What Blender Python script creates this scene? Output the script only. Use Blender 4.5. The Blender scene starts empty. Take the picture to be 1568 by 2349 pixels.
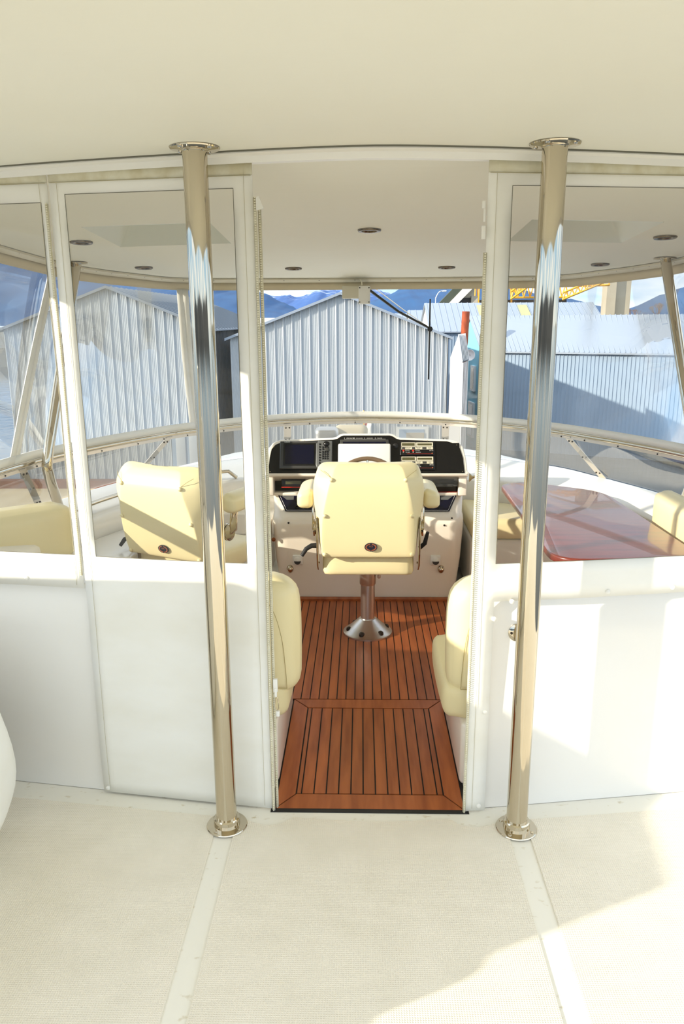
import bpy, bmesh, math, random
from mathutils import Vector, Matrix, noise
random.seed(7)
PI = math.pi
SC = bpy.context.scene
COL = SC.collection

# ---------------------------------------------------------------- camera
cd = bpy.data.cameras.new('camera'); cam = bpy.data.objects.new('camera', cd); COL.objects.link(cam)
cd.sensor_fit = 'VERTICAL'; cd.sensor_height = 36.0; cd.lens = 1757.0/2349*36
cd.clip_start = 0.05; cd.clip_end = 9000
R = (Matrix.Rotation(math.radians(1.5), 4, 'Z') @ Matrix.Rotation(math.radians(90-14.06), 4, 'X')
     @ Matrix.Rotation(math.radians(-0.33), 4, 'Z'))
cam.matrix_world = Matrix.Translation((0, 0, 1.6)) @ R
SC.camera = cam

# ---------------------------------------------------------------- light
SUN_AZ, SUN_EL = math.radians(65), math.radians(19)      # the sun stands behind the viewer's left shoulder
sd = bpy.data.lights.new('sun', 'SUN'); sun = bpy.data.objects.new('sun', sd); COL.objects.link(sun)
travel = Vector((math.sin(SUN_AZ)*math.cos(SUN_EL), math.cos(SUN_AZ)*math.cos(SUN_EL), -math.sin(SUN_EL)))
sun.rotation_euler = travel.to_track_quat('-Z', 'Y').to_euler()
sd.energy = 4.2; sd.angle = math.radians(0.6); sd.color = (1.0, 0.90, 0.74)
W = bpy.data.worlds.new('world'); SC.world = W; W.use_nodes = True
nt = W.node_tree; nt.nodes.clear()
def N(t, **k):
    n = nt.nodes.new(t)
    for a, b in k.items(): setattr(n, a, b)
    return n
out = N('ShaderNodeOutputWorld'); bg = N('ShaderNodeBackground'); tc = N('ShaderNodeTexCoord'); sep = N('ShaderNodeSeparateXYZ')
nt.links.new(tc.outputs['Generated'], sep.inputs[0])
ramp = N('ShaderNodeValToRGB'); cr = ramp.color_ramp
cr.elements[0].position = 0.0; cr.elements[0].color = (0.40, 0.55, 0.70, 1)
cr.elements[1].position = 1.0; cr.elements[1].color = (0.62, 0.74, 0.92, 1)
e = cr.elements.new(0.08); e.color = (0.28, 0.46, 0.68, 1)
e = cr.elements.new(0.30); e.color = (0.62, 0.74, 0.88, 1)
nt.links.new(sep.outputs['Z'], ramp.inputs[0])
mp = N('ShaderNodeMapping'); mp.inputs['Scale'].default_value = (1.6, 1.6, 6.0)
nz = N('ShaderNodeTexNoise'); nz.inputs['Scale'].default_value = 2.6; nz.inputs['Detail'].default_value = 7; nz.inputs['Roughness'].default_value = 0.6
nt.links.new(tc.outputs['Generated'], mp.inputs[0]); nt.links.new(mp.outputs[0], nz.inputs['Vector'])
cl = N('ShaderNodeValToRGB'); cl.color_ramp.elements[0].position = 0.42; cl.color_ramp.elements[1].position = 0.74
nt.links.new(nz.outputs['Fac'], cl.inputs[0])
mx = N('ShaderNodeMix', data_type='RGBA'); nt.links.new(cl.outputs[0], mx.inputs['Factor'])
nt.links.new(ramp.outputs[0], mx.inputs['A']); mx.inputs['B'].default_value = (0.95, 0.93, 0.90, 1)
nt.links.new(mx.outputs['Result'], bg.inputs[0]); bg.inputs[1].default_value = 1.35
nt.links.new(bg.outputs[0], out.inputs[0])
SC.view_settings.view_transform = 'Standard'; SC.view_settings.look = 'None'; SC.view_settings.gamma = 1.0
SC.view_settings.exposure = 0.74; SC.view_settings.use_curve_mapping = False
SC.cycles.transparent_max_bounces = 24; SC.cycles.max_bounces = 10; SC.cycles.diffuse_bounces = 5

# ---------------------------------------------------------------- materials
def lin(c): return tuple(((v/255)/12.92 if v/255 <= .04045 else ((v/255+.055)/1.055)**2.4) for v in c)
MATS = {}
def mat(name, rgb, rough=.5, metal=0., bump=None, mottle=None, coat=0., spec=.5, rand=0.):
    m = bpy.data.materials.new(name); m.use_nodes = True; t = m.node_tree; b = t.nodes['Principled BSDF']
    c = lin(rgb)+(1,)
    b.inputs['Base Color'].default_value = c; b.inputs['Roughness'].default_value = rough; b.inputs['Metallic'].default_value = metal
    b.inputs['Coat Weight'].default_value = coat; b.inputs['Coat Roughness'].default_value = .03; b.inputs['Specular IOR Level'].default_value = spec
    tcn = t.nodes.new('ShaderNodeTexCoord')
    if mottle:                                  # (scale vector, amount, second colour)
        mpn = t.nodes.new('ShaderNodeMapping'); mpn.inputs['Scale'].default_value = mottle[0]
        n = t.nodes.new('ShaderNodeTexNoise'); n.inputs['Scale'].default_value = 1; n.inputs['Detail'].default_value = 6
        t.links.new(tcn.outputs['Object'], mpn.inputs[0]); t.links.new(mpn.outputs[0], n.inputs['Vector'])
        r = t.nodes.new('ShaderNodeValToRGB'); r.color_ramp.elements[0].position = mottle[3] if len(mottle) > 3 else .35
        r.color_ramp.elements[1].position = mottle[4] if len(mottle) > 4 else .7
        r.color_ramp.elements[0].color = (0, 0, 0, 1); r.color_ramp.elements[1].color = (mottle[1],)*3+(1,)
        t.links.new(n.outputs['Fac'], r.inputs[0])
        x = t.nodes.new('ShaderNodeMix'); x.data_type = 'RGBA'; t.links.new(r.outputs[0], x.inputs['Factor'])
        x.inputs['A'].default_value = c; x.inputs['B'].default_value = lin(mottle[2])+(1,)
        last = x.outputs['Result']
        if rand:
            g = t.nodes.new('ShaderNodeNewGeometry'); h = t.nodes.new('ShaderNodeHueSaturation')
            ma = t.nodes.new('ShaderNodeMapRange'); ma.inputs['To Min'].default_value = 1-rand; ma.inputs['To Max'].default_value = 1+rand
            t.links.new(g.outputs['Random Per Island'], ma.inputs[0]); t.links.new(ma.outputs[0], h.inputs['Value']); t.links.new(last, h.inputs['Color'])
            last = h.outputs[0]
        t.links.new(last, b.inputs['Base Color'])
    if bump:                                    # (scale, strength, distance)
        mpn = t.nodes.new('ShaderNodeMapping'); sc = bump[0]; mpn.inputs['Scale'].default_value = sc if isinstance(sc, tuple) else (sc,)*3
        n = t.nodes.new('ShaderNodeTexNoise'); n.inputs['Scale'].default_value = 1; n.inputs['Detail'].default_value = 4
        t.links.new(tcn.outputs['Object'], mpn.inputs[0]); t.links.new(mpn.outputs[0], n.inputs['Vector'])
        bp = t.nodes.new('ShaderNodeBump'); bp.inputs['Strength'].default_value = bump[1]; bp.inputs['Distance'].default_value = bump[2]
        t.links.new(n.outputs['Fac'], bp.inputs['Height']); t.links.new(bp.outputs[0], b.inputs['Normal'])
    MATS[name] = m; return m
def clear(name, tint, haze=.03, refl=1.0, ripple=0.):
    m = bpy.data.materials.new(name); m.use_nodes = True; t = m.node_tree; t.nodes.clear()
    o = t.nodes.new('ShaderNodeOutputMaterial'); tr = t.nodes.new('ShaderNodeBsdfTransparent'); tr.inputs[0].default_value = tint+(1,)
    gl = t.nodes.new('ShaderNodeBsdfGlossy'); gl.inputs['Roughness'].default_value = .02
    df = t.nodes.new('ShaderNodeBsdfDiffuse'); df.inputs[0].default_value = (.85, .85, .82, 1)
    fr = t.nodes.new('ShaderNodeFresnel'); fr.inputs[0].default_value = 1.38
    mu = t.nodes.new('ShaderNodeMath'); mu.operation = 'MULTIPLY'; mu.inputs[1].default_value = refl
    m1 = t.nodes.new('ShaderNodeMixShader'); m2 = t.nodes.new('ShaderNodeMixShader'); m1.inputs[0].default_value = haze
    t.links.new(tr.outputs[0], m1.inputs[1]); t.links.new(df.outputs[0], m1.inputs[2])
    t.links.new(fr.outputs[0], mu.inputs[0]); t.links.new(mu.outputs[0], m2.inputs[0])
    t.links.new(m1.outputs[0], m2.inputs[1]); t.links.new(gl.outputs[0], m2.inputs[2]); t.links.new(m2.outputs[0], o.inputs[0])
    if ripple:
        n = t.nodes.new('ShaderNodeTexNoise'); n.inputs['Scale'].default_value = 3; bp = t.nodes.new('ShaderNodeBump'); bp.inputs['Distance'].default_value = ripple
        t.links.new(n.outputs['Fac'], bp.inputs['Height']); t.links.new(bp.outputs[0], gl.inputs['Normal']); t.links.new(bp.outputs[0], fr.inputs['Normal'])
    MATS[name] = m; return m
M = MATS
mat('gasket', (118, 116, 102), .7)
mat('gelcoat', (242, 240, 234), .22, coat=.3, mottle=((2.5, 2.5, 2.5), .35, (238, 232, 220)))
mat('helm_gelcoat', (246, 238, 224), .2, coat=.3)
mat('headliner', (239, 238, 225), .55, mottle=((1.2, 1.2, 1), .3, (232, 228, 208)), bump=((1.5, 5, 1), .25, .02))
mat('canvas', (246, 245, 238), .5, bump=((3, 3, 2.2), .35, .012), mottle=((3, 3, 7), .28, (222, 214, 188)))
mat('canvas_hem', (226, 222, 200), .6, mottle=((20, 20, 20), .7, (196, 184, 142)))
mat('stitch', (196, 188, 160), .8)
mat('canvas_beige', (214, 202, 172), .7)
mat('zipper', (236, 230, 206), .35)
mat('plastic_white', (240, 238, 230), .3)
mat('plastic_aged', (214, 208, 186), .4)
mat('steel', (204, 194, 174), .045, 1.)
mat('steel_satin', (208, 206, 202), .3, 1.)
mat('wheel_rim', (116, 96, 76), .3)
mat('aluminium', (214, 206, 194), .3, .9)
mat('bezel_metal', (120, 108, 92), .25, .9)
mat('lamp_lens', (150, 150, 140), .2)
mat('bolt', (60, 54, 48), .35, .7)
mat('vinyl_cream', (236, 223, 176), .38, bump=(260, .12, .001), mottle=((5, 5, 5), .3, (231, 216, 170)))
mat('seam', (176, 160, 108), .7)
mat('black_plastic', (14, 14, 15), .28)
mat('black_rubber', (26, 26, 26), .6)
mat('dark_grey', (62, 62, 60), .4)
mat('key_grey', (112, 114, 114), .35, .3)
mat('screen', (5, 8, 34), .12)
mat('lcd', (84, 82, 56), .2)
mat('white_paint', (238, 238, 234), .4)
mat('red_paint', (200, 40, 20), .4)
mat('navy', (9, 10, 34), .25)
mat('bronze', (150, 84, 52), .5)
mat('caulk', (18, 16, 15), .7)
mat('teak', (176, 98, 50), .42, mottle=((26, 3, 26), .8, (132, 64, 30)), bump=((60, 4, 60), .3, .002), rand=.13, spec=.4)
mat('mahogany', (122, 38, 18), .3, coat=.6, mottle=((3, 30, 3), .7, (84, 24, 12)))
mat('copper_shade', (150, 100, 70), .25, .9)
# textured non-skid deck: a fine moulded grid, with stray dirt specks
m = mat('nonskid', (242, 234, 216), .5, mottle=((9, 9, 9), .45, (230, 222, 202)))
t = m.node_tree; b = t.nodes['Principled BSDF']; tcn = t.nodes.new('ShaderNodeTexCoord'); sx = t.nodes.new('ShaderNodeSeparateXYZ')
t.links.new(tcn.outputs['Object'], sx.inputs[0])
def wv(o):
    a = t.nodes.new('ShaderNodeMath'); a.operation = 'MULTIPLY'; a.inputs[1].default_value = 2*PI/.0062; t.links.new(o, a.inputs[0])
    s = t.nodes.new('ShaderNodeMath'); s.operation = 'SINE'; t.links.new(a.outputs[0], s.inputs[0]); return s.outputs[0]
mm = t.nodes.new('ShaderNodeMath'); mm.operation = 'MAXIMUM'; t.links.new(wv(sx.outputs['X']), mm.inputs[0]); t.links.new(wv(sx.outputs['Y']), mm.inputs[1])
bp = t.nodes.new('ShaderNodeBump'); bp.inputs['Strength'].default_value = .5; bp.inputs['Distance'].default_value = .0012
t.links.new(mm.outputs[0], bp.inputs['Height']); t.links.new(bp.outputs[0], b.inputs['Normal'])
mat('deck_smooth', (240, 236, 222), .35, mottle=((30, 45, 30), .8, (186, 166, 116), .62, .8))
mat('metal_sheet', (190, 195, 198), .42, .25, mottle=((1, 1, .35), .35, (196, 199, 200)), spec=.4)
mat('metal_rib', (226, 225, 218), .4, .2)
mat('roof_sheet', (152, 162, 174), .45, .2)
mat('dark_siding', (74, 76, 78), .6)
mat('roof_dark', (120, 128, 136), .55)
mat('white_siding', (236, 232, 224), .6)
mat('blue_siding', (128, 196, 214), .6)
mat('blue_trim', (52, 138, 168), .5)
mat('grey_siding', (146, 164, 182), .5, .15)
mat('skylight_panel', (172, 168, 118), .4)
mat('window_glass', (70, 90, 100), .08)
mat('rust', (176, 82, 42), .75, .2, mottle=((6, 6, 3), .8, (120, 50, 26)))
mat('crane_yellow', (236, 172, 44), .5)
mat('dark_steel', (44, 40, 38), .6)
mat('belt_green', (62, 70, 56), .7)
mat('concrete', (176, 166, 146), .85, mottle=((.3, .3, .15), .6, (146, 136, 116)))
mat('wood_dark', (120, 72, 50), .8, mottle=((3, 3, 3), .6, (80, 48, 36)))
mat('dock_planks', (190, 172, 136), .85, mottle=((1, 1, 1), .7, (160, 142, 108)))
mat('bark', (120, 92, 76), .9)
mat('hazed_forest', (22, 78, 124), .95, mottle=((.012, .012, .02), .6, (16, 60, 104)))  # distance haze painted into the forest colour as blue
mat('forest_green', (50, 54, 58), .95)
mat('stone_light', (224, 220, 210), .7)
mat('land', (120, 116, 100), .9)
m = mat('hazed_snow', (50, 92, 150), .95)  # snow on slopes whose blue has the distance haze painted in
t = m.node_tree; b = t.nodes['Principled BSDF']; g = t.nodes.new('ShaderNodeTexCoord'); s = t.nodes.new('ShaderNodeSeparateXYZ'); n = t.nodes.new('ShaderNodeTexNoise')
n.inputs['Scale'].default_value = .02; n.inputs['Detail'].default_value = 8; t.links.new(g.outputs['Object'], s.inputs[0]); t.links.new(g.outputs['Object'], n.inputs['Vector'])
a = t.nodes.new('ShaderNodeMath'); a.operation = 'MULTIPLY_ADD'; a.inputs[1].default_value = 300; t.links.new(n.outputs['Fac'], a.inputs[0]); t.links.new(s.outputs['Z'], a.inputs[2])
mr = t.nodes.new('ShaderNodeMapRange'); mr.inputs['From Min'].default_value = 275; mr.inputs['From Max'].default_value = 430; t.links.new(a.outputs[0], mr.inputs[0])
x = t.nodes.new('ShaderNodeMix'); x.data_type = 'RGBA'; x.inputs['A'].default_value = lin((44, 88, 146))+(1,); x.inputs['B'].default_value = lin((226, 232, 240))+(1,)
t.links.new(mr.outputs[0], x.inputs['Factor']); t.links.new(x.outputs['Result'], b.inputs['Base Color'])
m = mat('water', (30, 36, 36), .06, bump=(1.3, .6, .05))
clear('vinyl_clear', (.97, .975, .97), .018, .65, .0012)
clear('vinyl_front', (.97, .98, .985), .02, .45)
clear('tinted', (.62, .62, .60), .015, .3)
clear('acrylic', (.85, .87, .88), .05, 1.0)

# ---------------------------------------------------------------- mesh helpers
class MB:
    def __init__(s): s.v = []; s.f = []
    def add(s, vs, fs, X=None):
        k = len(s.v)
        s.v += [tuple(X @ Vector(p)) if X else tuple(p) for p in vs]; s.f += [tuple(i+k for i in f) for f in fs]; return s
    def box(s, x0, x1, y0, y1, z0, z1, X=None):
        v = [(x, y, z) for z in (z0, z1) for y in (y0, y1) for x in (x0, x1)]
        return s.add(v, [(0, 2, 3, 1), (4, 5, 7, 6), (0, 1, 5, 4), (2, 6, 7, 3), (0, 4, 6, 2), (1, 3, 7, 5)], X)
    def prism(s, pts, d0, d1, fr):
        """outline pts (a,b) mapped by fr(a,b,d), extruded from d0 to d1"""
        n = len(pts); v = [fr(a, b, d0) for a, b in pts]+[fr(a, b, d1) for a, b in pts]
        f = [tuple(range(n))[::-1], tuple(range(n, 2*n))]+[(i, (i+1) % n, n+(i+1) % n, n+i) for i in range(n)]
        return s.add(v, f)
    def tube(s, pts, r, n=12, caps=True):
        pts = [Vector(p) for p in pts]; rs = r if isinstance(r, (list, tuple)) else [r]*len(pts)
        T0 = (pts[1]-pts[0]).normalized(); up = Vector((0, 0, 1)) if abs(T0.z) < .9 else Vector((1, 0, 0)); U = T0.cross(up).normalized()
        vs = []; fs = []
        for i, p in enumerate(pts):
            T = (pts[min(i+1, len(pts)-1)]-pts[max(i-1, 0)]).normalized(); U = (U-T*U.dot(T)).normalized(); V = T.cross(U)
            for k in range(n):
                a = 2*PI*k/n; vs.append(p+(U*math.cos(a)+V*math.sin(a))*rs[i])
        for i in range(len(pts)-1):
            for k in range(n): fs.append((i*n+k, i*n+(k+1) % n, (i+1)*n+(k+1) % n, (i+1)*n+k))
        if caps: fs += [tuple(range(n))[::-1], tuple((len(pts)-1)*n+k for k in range(n))]
        return s.add(vs, fs)
    def lathe(s, prof, c=(0, 0, 0), X=None, n=32):
        """profile [(r,z)] around local z"""
        vs = []; fs = []; m = len(prof)
        for r, z in prof:
            for k in range(n):
                a = 2*PI*k/n; vs.append((c[0]+r*math.cos(a), c[1]+r*math.sin(a), c[2]+z))
        for i in range(m-1):
            for k in range(n): fs.append((i*n+k, i*n+(k+1) % n, (i+1)*n+(k+1) % n, (i+1)*n+k))
        fs += [tuple(range(n))[::-1], tuple((m-1)*n+k for k in range(n))]
        return s.add(vs, fs, X)
    def rbox(s, hx, hy, hz, r, puff=0., X=None, n=10, shape=None):
        """softly rounded cushion block"""
        P = {}; 
        def gv(i, j, k):
            key = (i, j, k)
            if key in P: return P[key]
            q = Vector((math.copysign(abs(2*i/n-1)**.75, 2*i/n-1)*hx, math.copysign(abs(2*j/n-1)**.75, 2*j/n-1)*hy, math.copysign(abs(2*k/n-1)**.75, 2*k/n-1)*hz))
            c = Vector((max(-hx+r, min(hx-r, q.x)), max(-hy+r, min(hy-r, q.y)), max(-hz+r, min(hz-r, q.z))))
            d = q-c; q2 = c+d.normalized()*r if d.length > 1e-9 else q
            if puff:
                u, v, w = q2.x/hx, q2.y/hy, q2.z/hz
                q2 = q2+Vector((math.copysign(1, u)*(abs(u) > .98), math.copysign(1, v)*(abs(v) > .98), math.copysign(1, w)*(abs(w) > .98)))*puff*((1-u*u if abs(u) < .98 else 1)*(1-v*v if abs(v) < .98 else 1)*(1-w*w if abs(w) < .98 else 1))
            if shape: q2 = shape(q2)
            P[key] = len(vs); vs.append(q2); return P[key]
        vs = []; fs = []
        for a in range(n):
            for c_ in range(n):
                for k, fl in ((0, 1), (n, 0)):
                    for mk in (lambda p, q, k=k: gv(p, q, k), lambda p, q, k=k: gv(k, p, q), lambda p, q, k=k: gv(q, k, p)):
                        f = (mk(a, c_), mk(a+1, c_), mk(a+1, c_+1), mk(a, c_+1)); fs.append(f[::-1] if fl else f)
        return s.add(vs, fs, X)
    def build(s, name, material, parent=None, bevel=0., seg=3, sub=0, sharp=38, solid=0., smooth=True):
        me = bpy.data.meshes.new(name); me.from_pydata(s.v, [], s.f); me.validate()
        bm = bmesh.new(); bm.from_mesh(me)
        bmesh.ops.recalc_face_normals(bm, faces=bm.faces)
        if bevel:
            es = [e for e in bm.edges if len(e.link_faces) == 2 and e.calc_face_angle(0) > .5]
            bmesh.ops.bevel(bm, geom=es, offset=bevel, segments=seg, profile=.5, affect='EDGES', clamp_overlap=True)
        bm.to_mesh(me); bm.free()
        me.materials.append(M[material])
        if smooth:
            me.polygons.foreach_set('use_smooth', [True]*len(me.polygons)); me.set_sharp_from_angle(angle=math.radians(sharp))
        o = bpy.data.objects.new(name, me); COL.objects.link(o)
        if parent: o.parent = parent
        if solid:
            md = o.modifiers.new('thickness', 'SOLIDIFY'); md.thickness = solid; md.offset = 0
        if sub:
            md = o.modifiers.new('soft', 'SUBSURF'); md.levels = sub; md.render_levels = sub
        return o
def each(mb, name, material, parent, mats, **k):
    """one small part repeated: the same mesh at every given matrix, each an object of its own"""
    o = mb.build(name, material, parent, **k); o.matrix_local = mats[0]
    for X in mats[1:]:
        c = o.copy(); COL.objects.link(c); c.parent = parent; c.matrix_local = X
    return o
def empty(name, loc=(0, 0, 0), rz=0, parent=None):
    o = bpy.data.objects.new(name, None); COL.objects.link(o); o.location = loc; o.rotation_euler = (0, 0, rz); o.empty_display_size = .05
    if parent: o.parent = parent
    return o
def tag(o, label=None, cat=None, group=None, kind=None):
    if label: o['label'] = label
    if cat: o['category'] = cat
    if group: o['group'] = group
    if kind: o['kind'] = kind
    return o
def copy_tree(o, parent=None):
    c = o.copy(); COL.objects.link(c); c.parent = parent
    for ch in list(o.children): copy_tree(ch, c)
    return c
def text(s, size, X, material, parent, name='lettering', depth=.0004, align='CENTER'):
    cu = bpy.data.curves.new(name, 'FONT'); cu.body = s; cu.size = size; cu.align_x = align; cu.align_y = 'CENTER'; cu.extrude = depth; cu.resolution_u = 3
    tmp = bpy.data.objects.new('tmp', cu); COL.objects.link(tmp)
    bpy.context.view_layer.update()
    me = bpy.data.meshes.new_from_object(tmp.evaluated_get(bpy.context.evaluated_depsgraph_get()))
    bpy.data.objects.remove(tmp); bpy.data.curves.remove(cu)
    me.transform(X); me.materials.clear(); me.materials.append(M[material])
    o = bpy.data.objects.new(name, me); COL.objects.link(o); o.parent = parent; return o
def cr_spline(P, n=8):
    P = [Vector(p) for p in P]; out = []
    for i in range(len(P)-1):
        a, b, c, d = P[max(i-1, 0)], P[i], P[i+1], P[min(i+2, len(P)-1)]
        for k in range(n):
            t_ = k/n; out.append(.5*((2*b)+(c-a)*t_+(2*a-5*b+4*c-d)*t_*t_+(3*b-a-3*c+d)*t_**3))
    out.append(P[-1]); return out
CX = .033
def plan(P, n=8):
    """mirror-symmetric plan curve: P = [(u,y)] from the centreline outwards; returns list from port to starboard"""
    full = [(-u, y) for u, y in reversed(P[1:])]+list(P)
    return [(CX+p.x, p.y) for p in cr_spline([(a, b, 0) for a, b in full], n)]
def hz(x, y):                                   # underside of the hardtop
    return 2.045-.062*max(0, y-2.3)-.013*(x-CX)**2-.012*max(0, 1.2-y)**2*.2
TOP = [(0, 5.25), (.62, 5.2), (1.17, 5.03), (1.40, 4.72), (1.55, 4.42), (1.63, 4.1), (1.71, 3.1), (1.75, 2.53)]
RAIL = [(0, 5.46), (.62, 5.29), (1.10, 4.88), (1.33, 4.55), (1.58, 4.05), (1.71, 3.6), (1.77, 3.0), (1.80, 2.53)]
COAM = [(0, 5.78), (.66, 5.58), (1.22, 5.14), (1.46, 4.72), (1.68, 4.2), (1.80, 3.7), (1.86, 3.0), (1.88, 2.53)]
INNER = [(0, 5.05), (.5, 5.0), (.92, 4.84), (1.2, 4.55), (1.38, 4.2), (1.50, 3.8), (1.56, 3.2), (1.60, 2.53)]
def curtain_y(x): u = abs(x-CX); return 2.205+.15*math.sqrt(u*u+.02)

# ================================================================ SETTING
# ---- hardtop (ceiling)
def ceiling():
    sky = []
    for s in (-1, 1): sky.append((CX+s*.90-.26, CX+s*.90+.26, 3.24, 3.75))
    edge = plan(TOP, 8)
    # widen the roof edge beyond the windows a little
    def ymax(x):
        u = abs(x-CX)
        best = 0
        E_ = plan(TOP, 8)
        for (x0, y0), (x1, y1) in zip(E_[:-1], E_[1:]):
            if min(x0, x1)-1e-6 <= x <= max(x0, x1)+1e-6 and abs(x1-x0) > 1e-6: best = max(best, y0+(y1-y0)*(x-x0)/(x1-x0))
        return best
    xs = sorted(set([p[0] for p in edge]+[v for q in sky for v in q[:2]]))
    half = 1.75
    mb = MB(); cols = []
    for x in xs:
        ym = ymax(x) if abs(abs(x-CX)-half) > 1e-3 else 2.53
        ys = [-.6+i*(2.1+.6)/6 for i in range(7)]+[2.3, 2.5, 2.7, 3.0, 3.24, 3.4, 3.6, 3.75, 4.0, 4.4, 4.8]
        ys = [min(y, ym) for y in ys]+[ym]
        cols.append([(x, y, hz(x, y)) for y in ys])
    n = len(cols[0])
    vs = [p for c in cols for p in c]; fs = []
    for i in range(len(cols)-1):
        for j in range(n-1):
            cx = (cols[i][j][0]+cols[i+1][j][0])/2; cy = (cols[i][j][1]+cols[i][j+1][1])/2
            if any(a < cx < b and c < cy < d for a, b, c, d in sky): continue
            fs.append((i*n+j, (i+1)*n+j, (i+1)*n+j+1, i*n+j+1))
    o = mb.add(vs, fs)
    o = mb.build('ceiling', 'headliner', sharp=60); tag(o, kind='structure')
    bm = bmesh.new(); bm.from_mesh(o.data); bmesh.ops.remove_doubles(bm, verts=bm.verts, dist=1e-4); bmesh.ops.dissolve_degenerate(bm, dist=1e-5, edges=bm.edges)
    bmesh.ops.recalc_face_normals(bm, faces=bm.faces); bm.to_mesh(o.data); bm.free()
    # outer skin of the roof and its edge
    t = MB(); k = 0
    oe = [(CX-1.79, -.6)]+[(CX+(x-CX)*1.025, y+.04) for x, y in edge]+[(CX+1.79, -.6)]
    t.prism(oe, .0, .09, lambda a, b, d: (a, b, hz(a, min(b, 5.3))+.012+d+(.10*(1-((a-CX)/1.8)**2) if d > .05 else 0)))
    tt = MB()
    m = len(oe); vs = [(a, b, hz(a, b)-.004) for a, b in oe]+[(a, b, hz(a, b)+.10) for a, b in oe]
    tt.add(vs, [(i, i+1, m+i+1, m+i) for i in range(m-1)])
    tt.build('roof_edge', 'gelcoat', o)
    # crowned top, split per column so skylights stay open to the sky through their domes
    tp = MB(); vs2 = [(p[0], p[1], p[2]+.11) for c in cols for p in c]; tp.add(vs2, fs); tp.build('roof_skin', 'gelcoat', o)
    for (a, b, c, d), nm in zip(sky, ('port', 'starboard')):
        h = .17; ins = .14
        q = MB(); lo = [(a, c), (b, c), (b, d), (a, d)]; hi = [(a+ins, c+ins), (b-ins, c+ins), (b-ins, d-ins), (a+ins, d-ins)]
        q.add([(x, y, hz(x, y)) for x, y in lo]+[(x, y, hz(x, y)+h) for x, y in hi], [(0, 1, 5, 4), (1, 2, 6, 5), (2, 3, 7, 6), (3, 0, 4, 7), (4, 5, 6, 7)])
        q.build('hatch_recess', 'grey_recess', o, bevel=.012)
mat('grey_recess', (222, 226, 218), .5)
ceiling()


# ---- trim: aft curtain track, edge strip, canvas valance
def sheet(rows):
    mb = MB(); n = len(rows[0]); vs = [p for r in rows for p in r]
    mb.add(vs, [(i*n+j, i*n+j+1, (i+1)*n+j+1, (i+1)*n+j) for i in range(len(rows)-1) for j in range(n-1)]); return mb
xs = [CX-1.72+i*3.44/60 for i in range(61)]
mb = sheet([[(x, curtain_y(x)+dy, hz(x, 2.27)+dz) for x in xs] for dy, dz in ((-.045, .003), (-.045, -.007), (-.02, -.010), (-.012, -.026), (.014, -.026), (.014, .003))])
o = mb.build('trim_1', 'plastic_white', sharp=30); tag(o, kind='structure')
mb = sheet([[(x, curtain_y(x)+dy, hz(x, 2.27)+dz) for x in xs] for dy, dz in ((-.0490, .001), (-.0490, -.004), (-.0455, -.004))])
mb.build('track_gasket', 'gasket', o)
top = plan(TOP, 8); rail = plan(RAIL, 8); coam = plan(COAM, 8); inner = plan(INNER, 8)
mb = sheet([[(CX+(x-CX)*s, y*s2, hz(x, y)+dz) for x, y in top] for s, s2, dz in ((.975, .988, .002), (.975, .988, -.008), (.99, .993, -.022), (.995, .996, -.022))])
o = mb.build('trim_2', 'plastic_aged', sharp=30); tag(o, kind='structure')
each(MB().lathe([(0.0, .0), (.004, .0005), (.0045, .002)], n=8), 'rivet', 'bolt', o,
     [Matrix.Translation((CX+(x-CX)*.98, y*.989, hz(x, y)-.012)) for x, y in top[4:-4:3]])
mb = sheet([[(CX+(x-CX)*(1-.004*k), y-.003*k, hz(x, y)+dz) for x, y in top] for k, dz in ((0, 0), (0, -.03), (0, -.068))])
o = mb.build('trim_3', 'canvas_beige', solid=.003); tag(o, kind='structure')

# ---- enclosure windows (clear vinyl between the roof edge and the rail)
RZ = .93
def wpt(i, t_):                                # t 0 at rail, 1 at valance
    x0, y0 = rail[i]; x1, y1 = top[i]; z1 = hz(x1, y1)-.062
    bow = .008*math.sin(PI*t_)
    return (x0+(x1-x0)*t_+bow*(1 if x0 > CX else -1)*min(1, abs(x0-CX)/1.2), y0+(y1-y0)*t_+bow*max(0, 1-abs(x0-CX)/1.4), RZ+(z1-RZ)*t_)
mid = 56
spans = [(mid-16, mid+16, 'front'), (mid-40, mid-16, 'port bow'), (mid+16, mid+40, 'starboard bow'), (0, mid-40, 'port'), (mid+40, 112, 'starboard')]
for n_, (a, b, nm) in enumerate(spans, 1):
    rows = [[wpt(i, t_/10) for i in range(a, b+1)] for t_ in range(11)]
    o = sheet(rows).build('window_%d' % n_, 'vinyl_front'); tag(o, kind='structure')
    fr = MB()
    def strip(pa, pb):                        # canvas band of given corner rows
        k = len(fr.v); fr.v += [tuple(p) for p in pa]+[tuple(p) for p in pb]; m = len(pa)
        fr.f += [(k+i, k+i+1, k+m+i+1, k+m+i) for i in range(m-1)]
    offs = lambda p: (p[0]+(CX-p[0])*.002, p[1]-.004, p[2])
    strip([offs(wpt(i, 0)) for i in range(a, b+1)], [offs(wpt(i, .048)) for i in range(a, b+1)])
    for e, d in ((a, 1), (b, -1)):
        pa = [offs(wpt(e, t_/10)) for t_ in range(11)]; q1 = [Vector(wpt(e+d, t_/10)) for t_ in range(11)]
        pb = []
        for p, q in zip(pa, q1):
            p = Vector(p); v = (q-p); pb.append(p+v.normalized()*.038)
        strip(pa, pb)
    fr.build('canvas_border', 'canvas', o, solid=.003)

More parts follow.
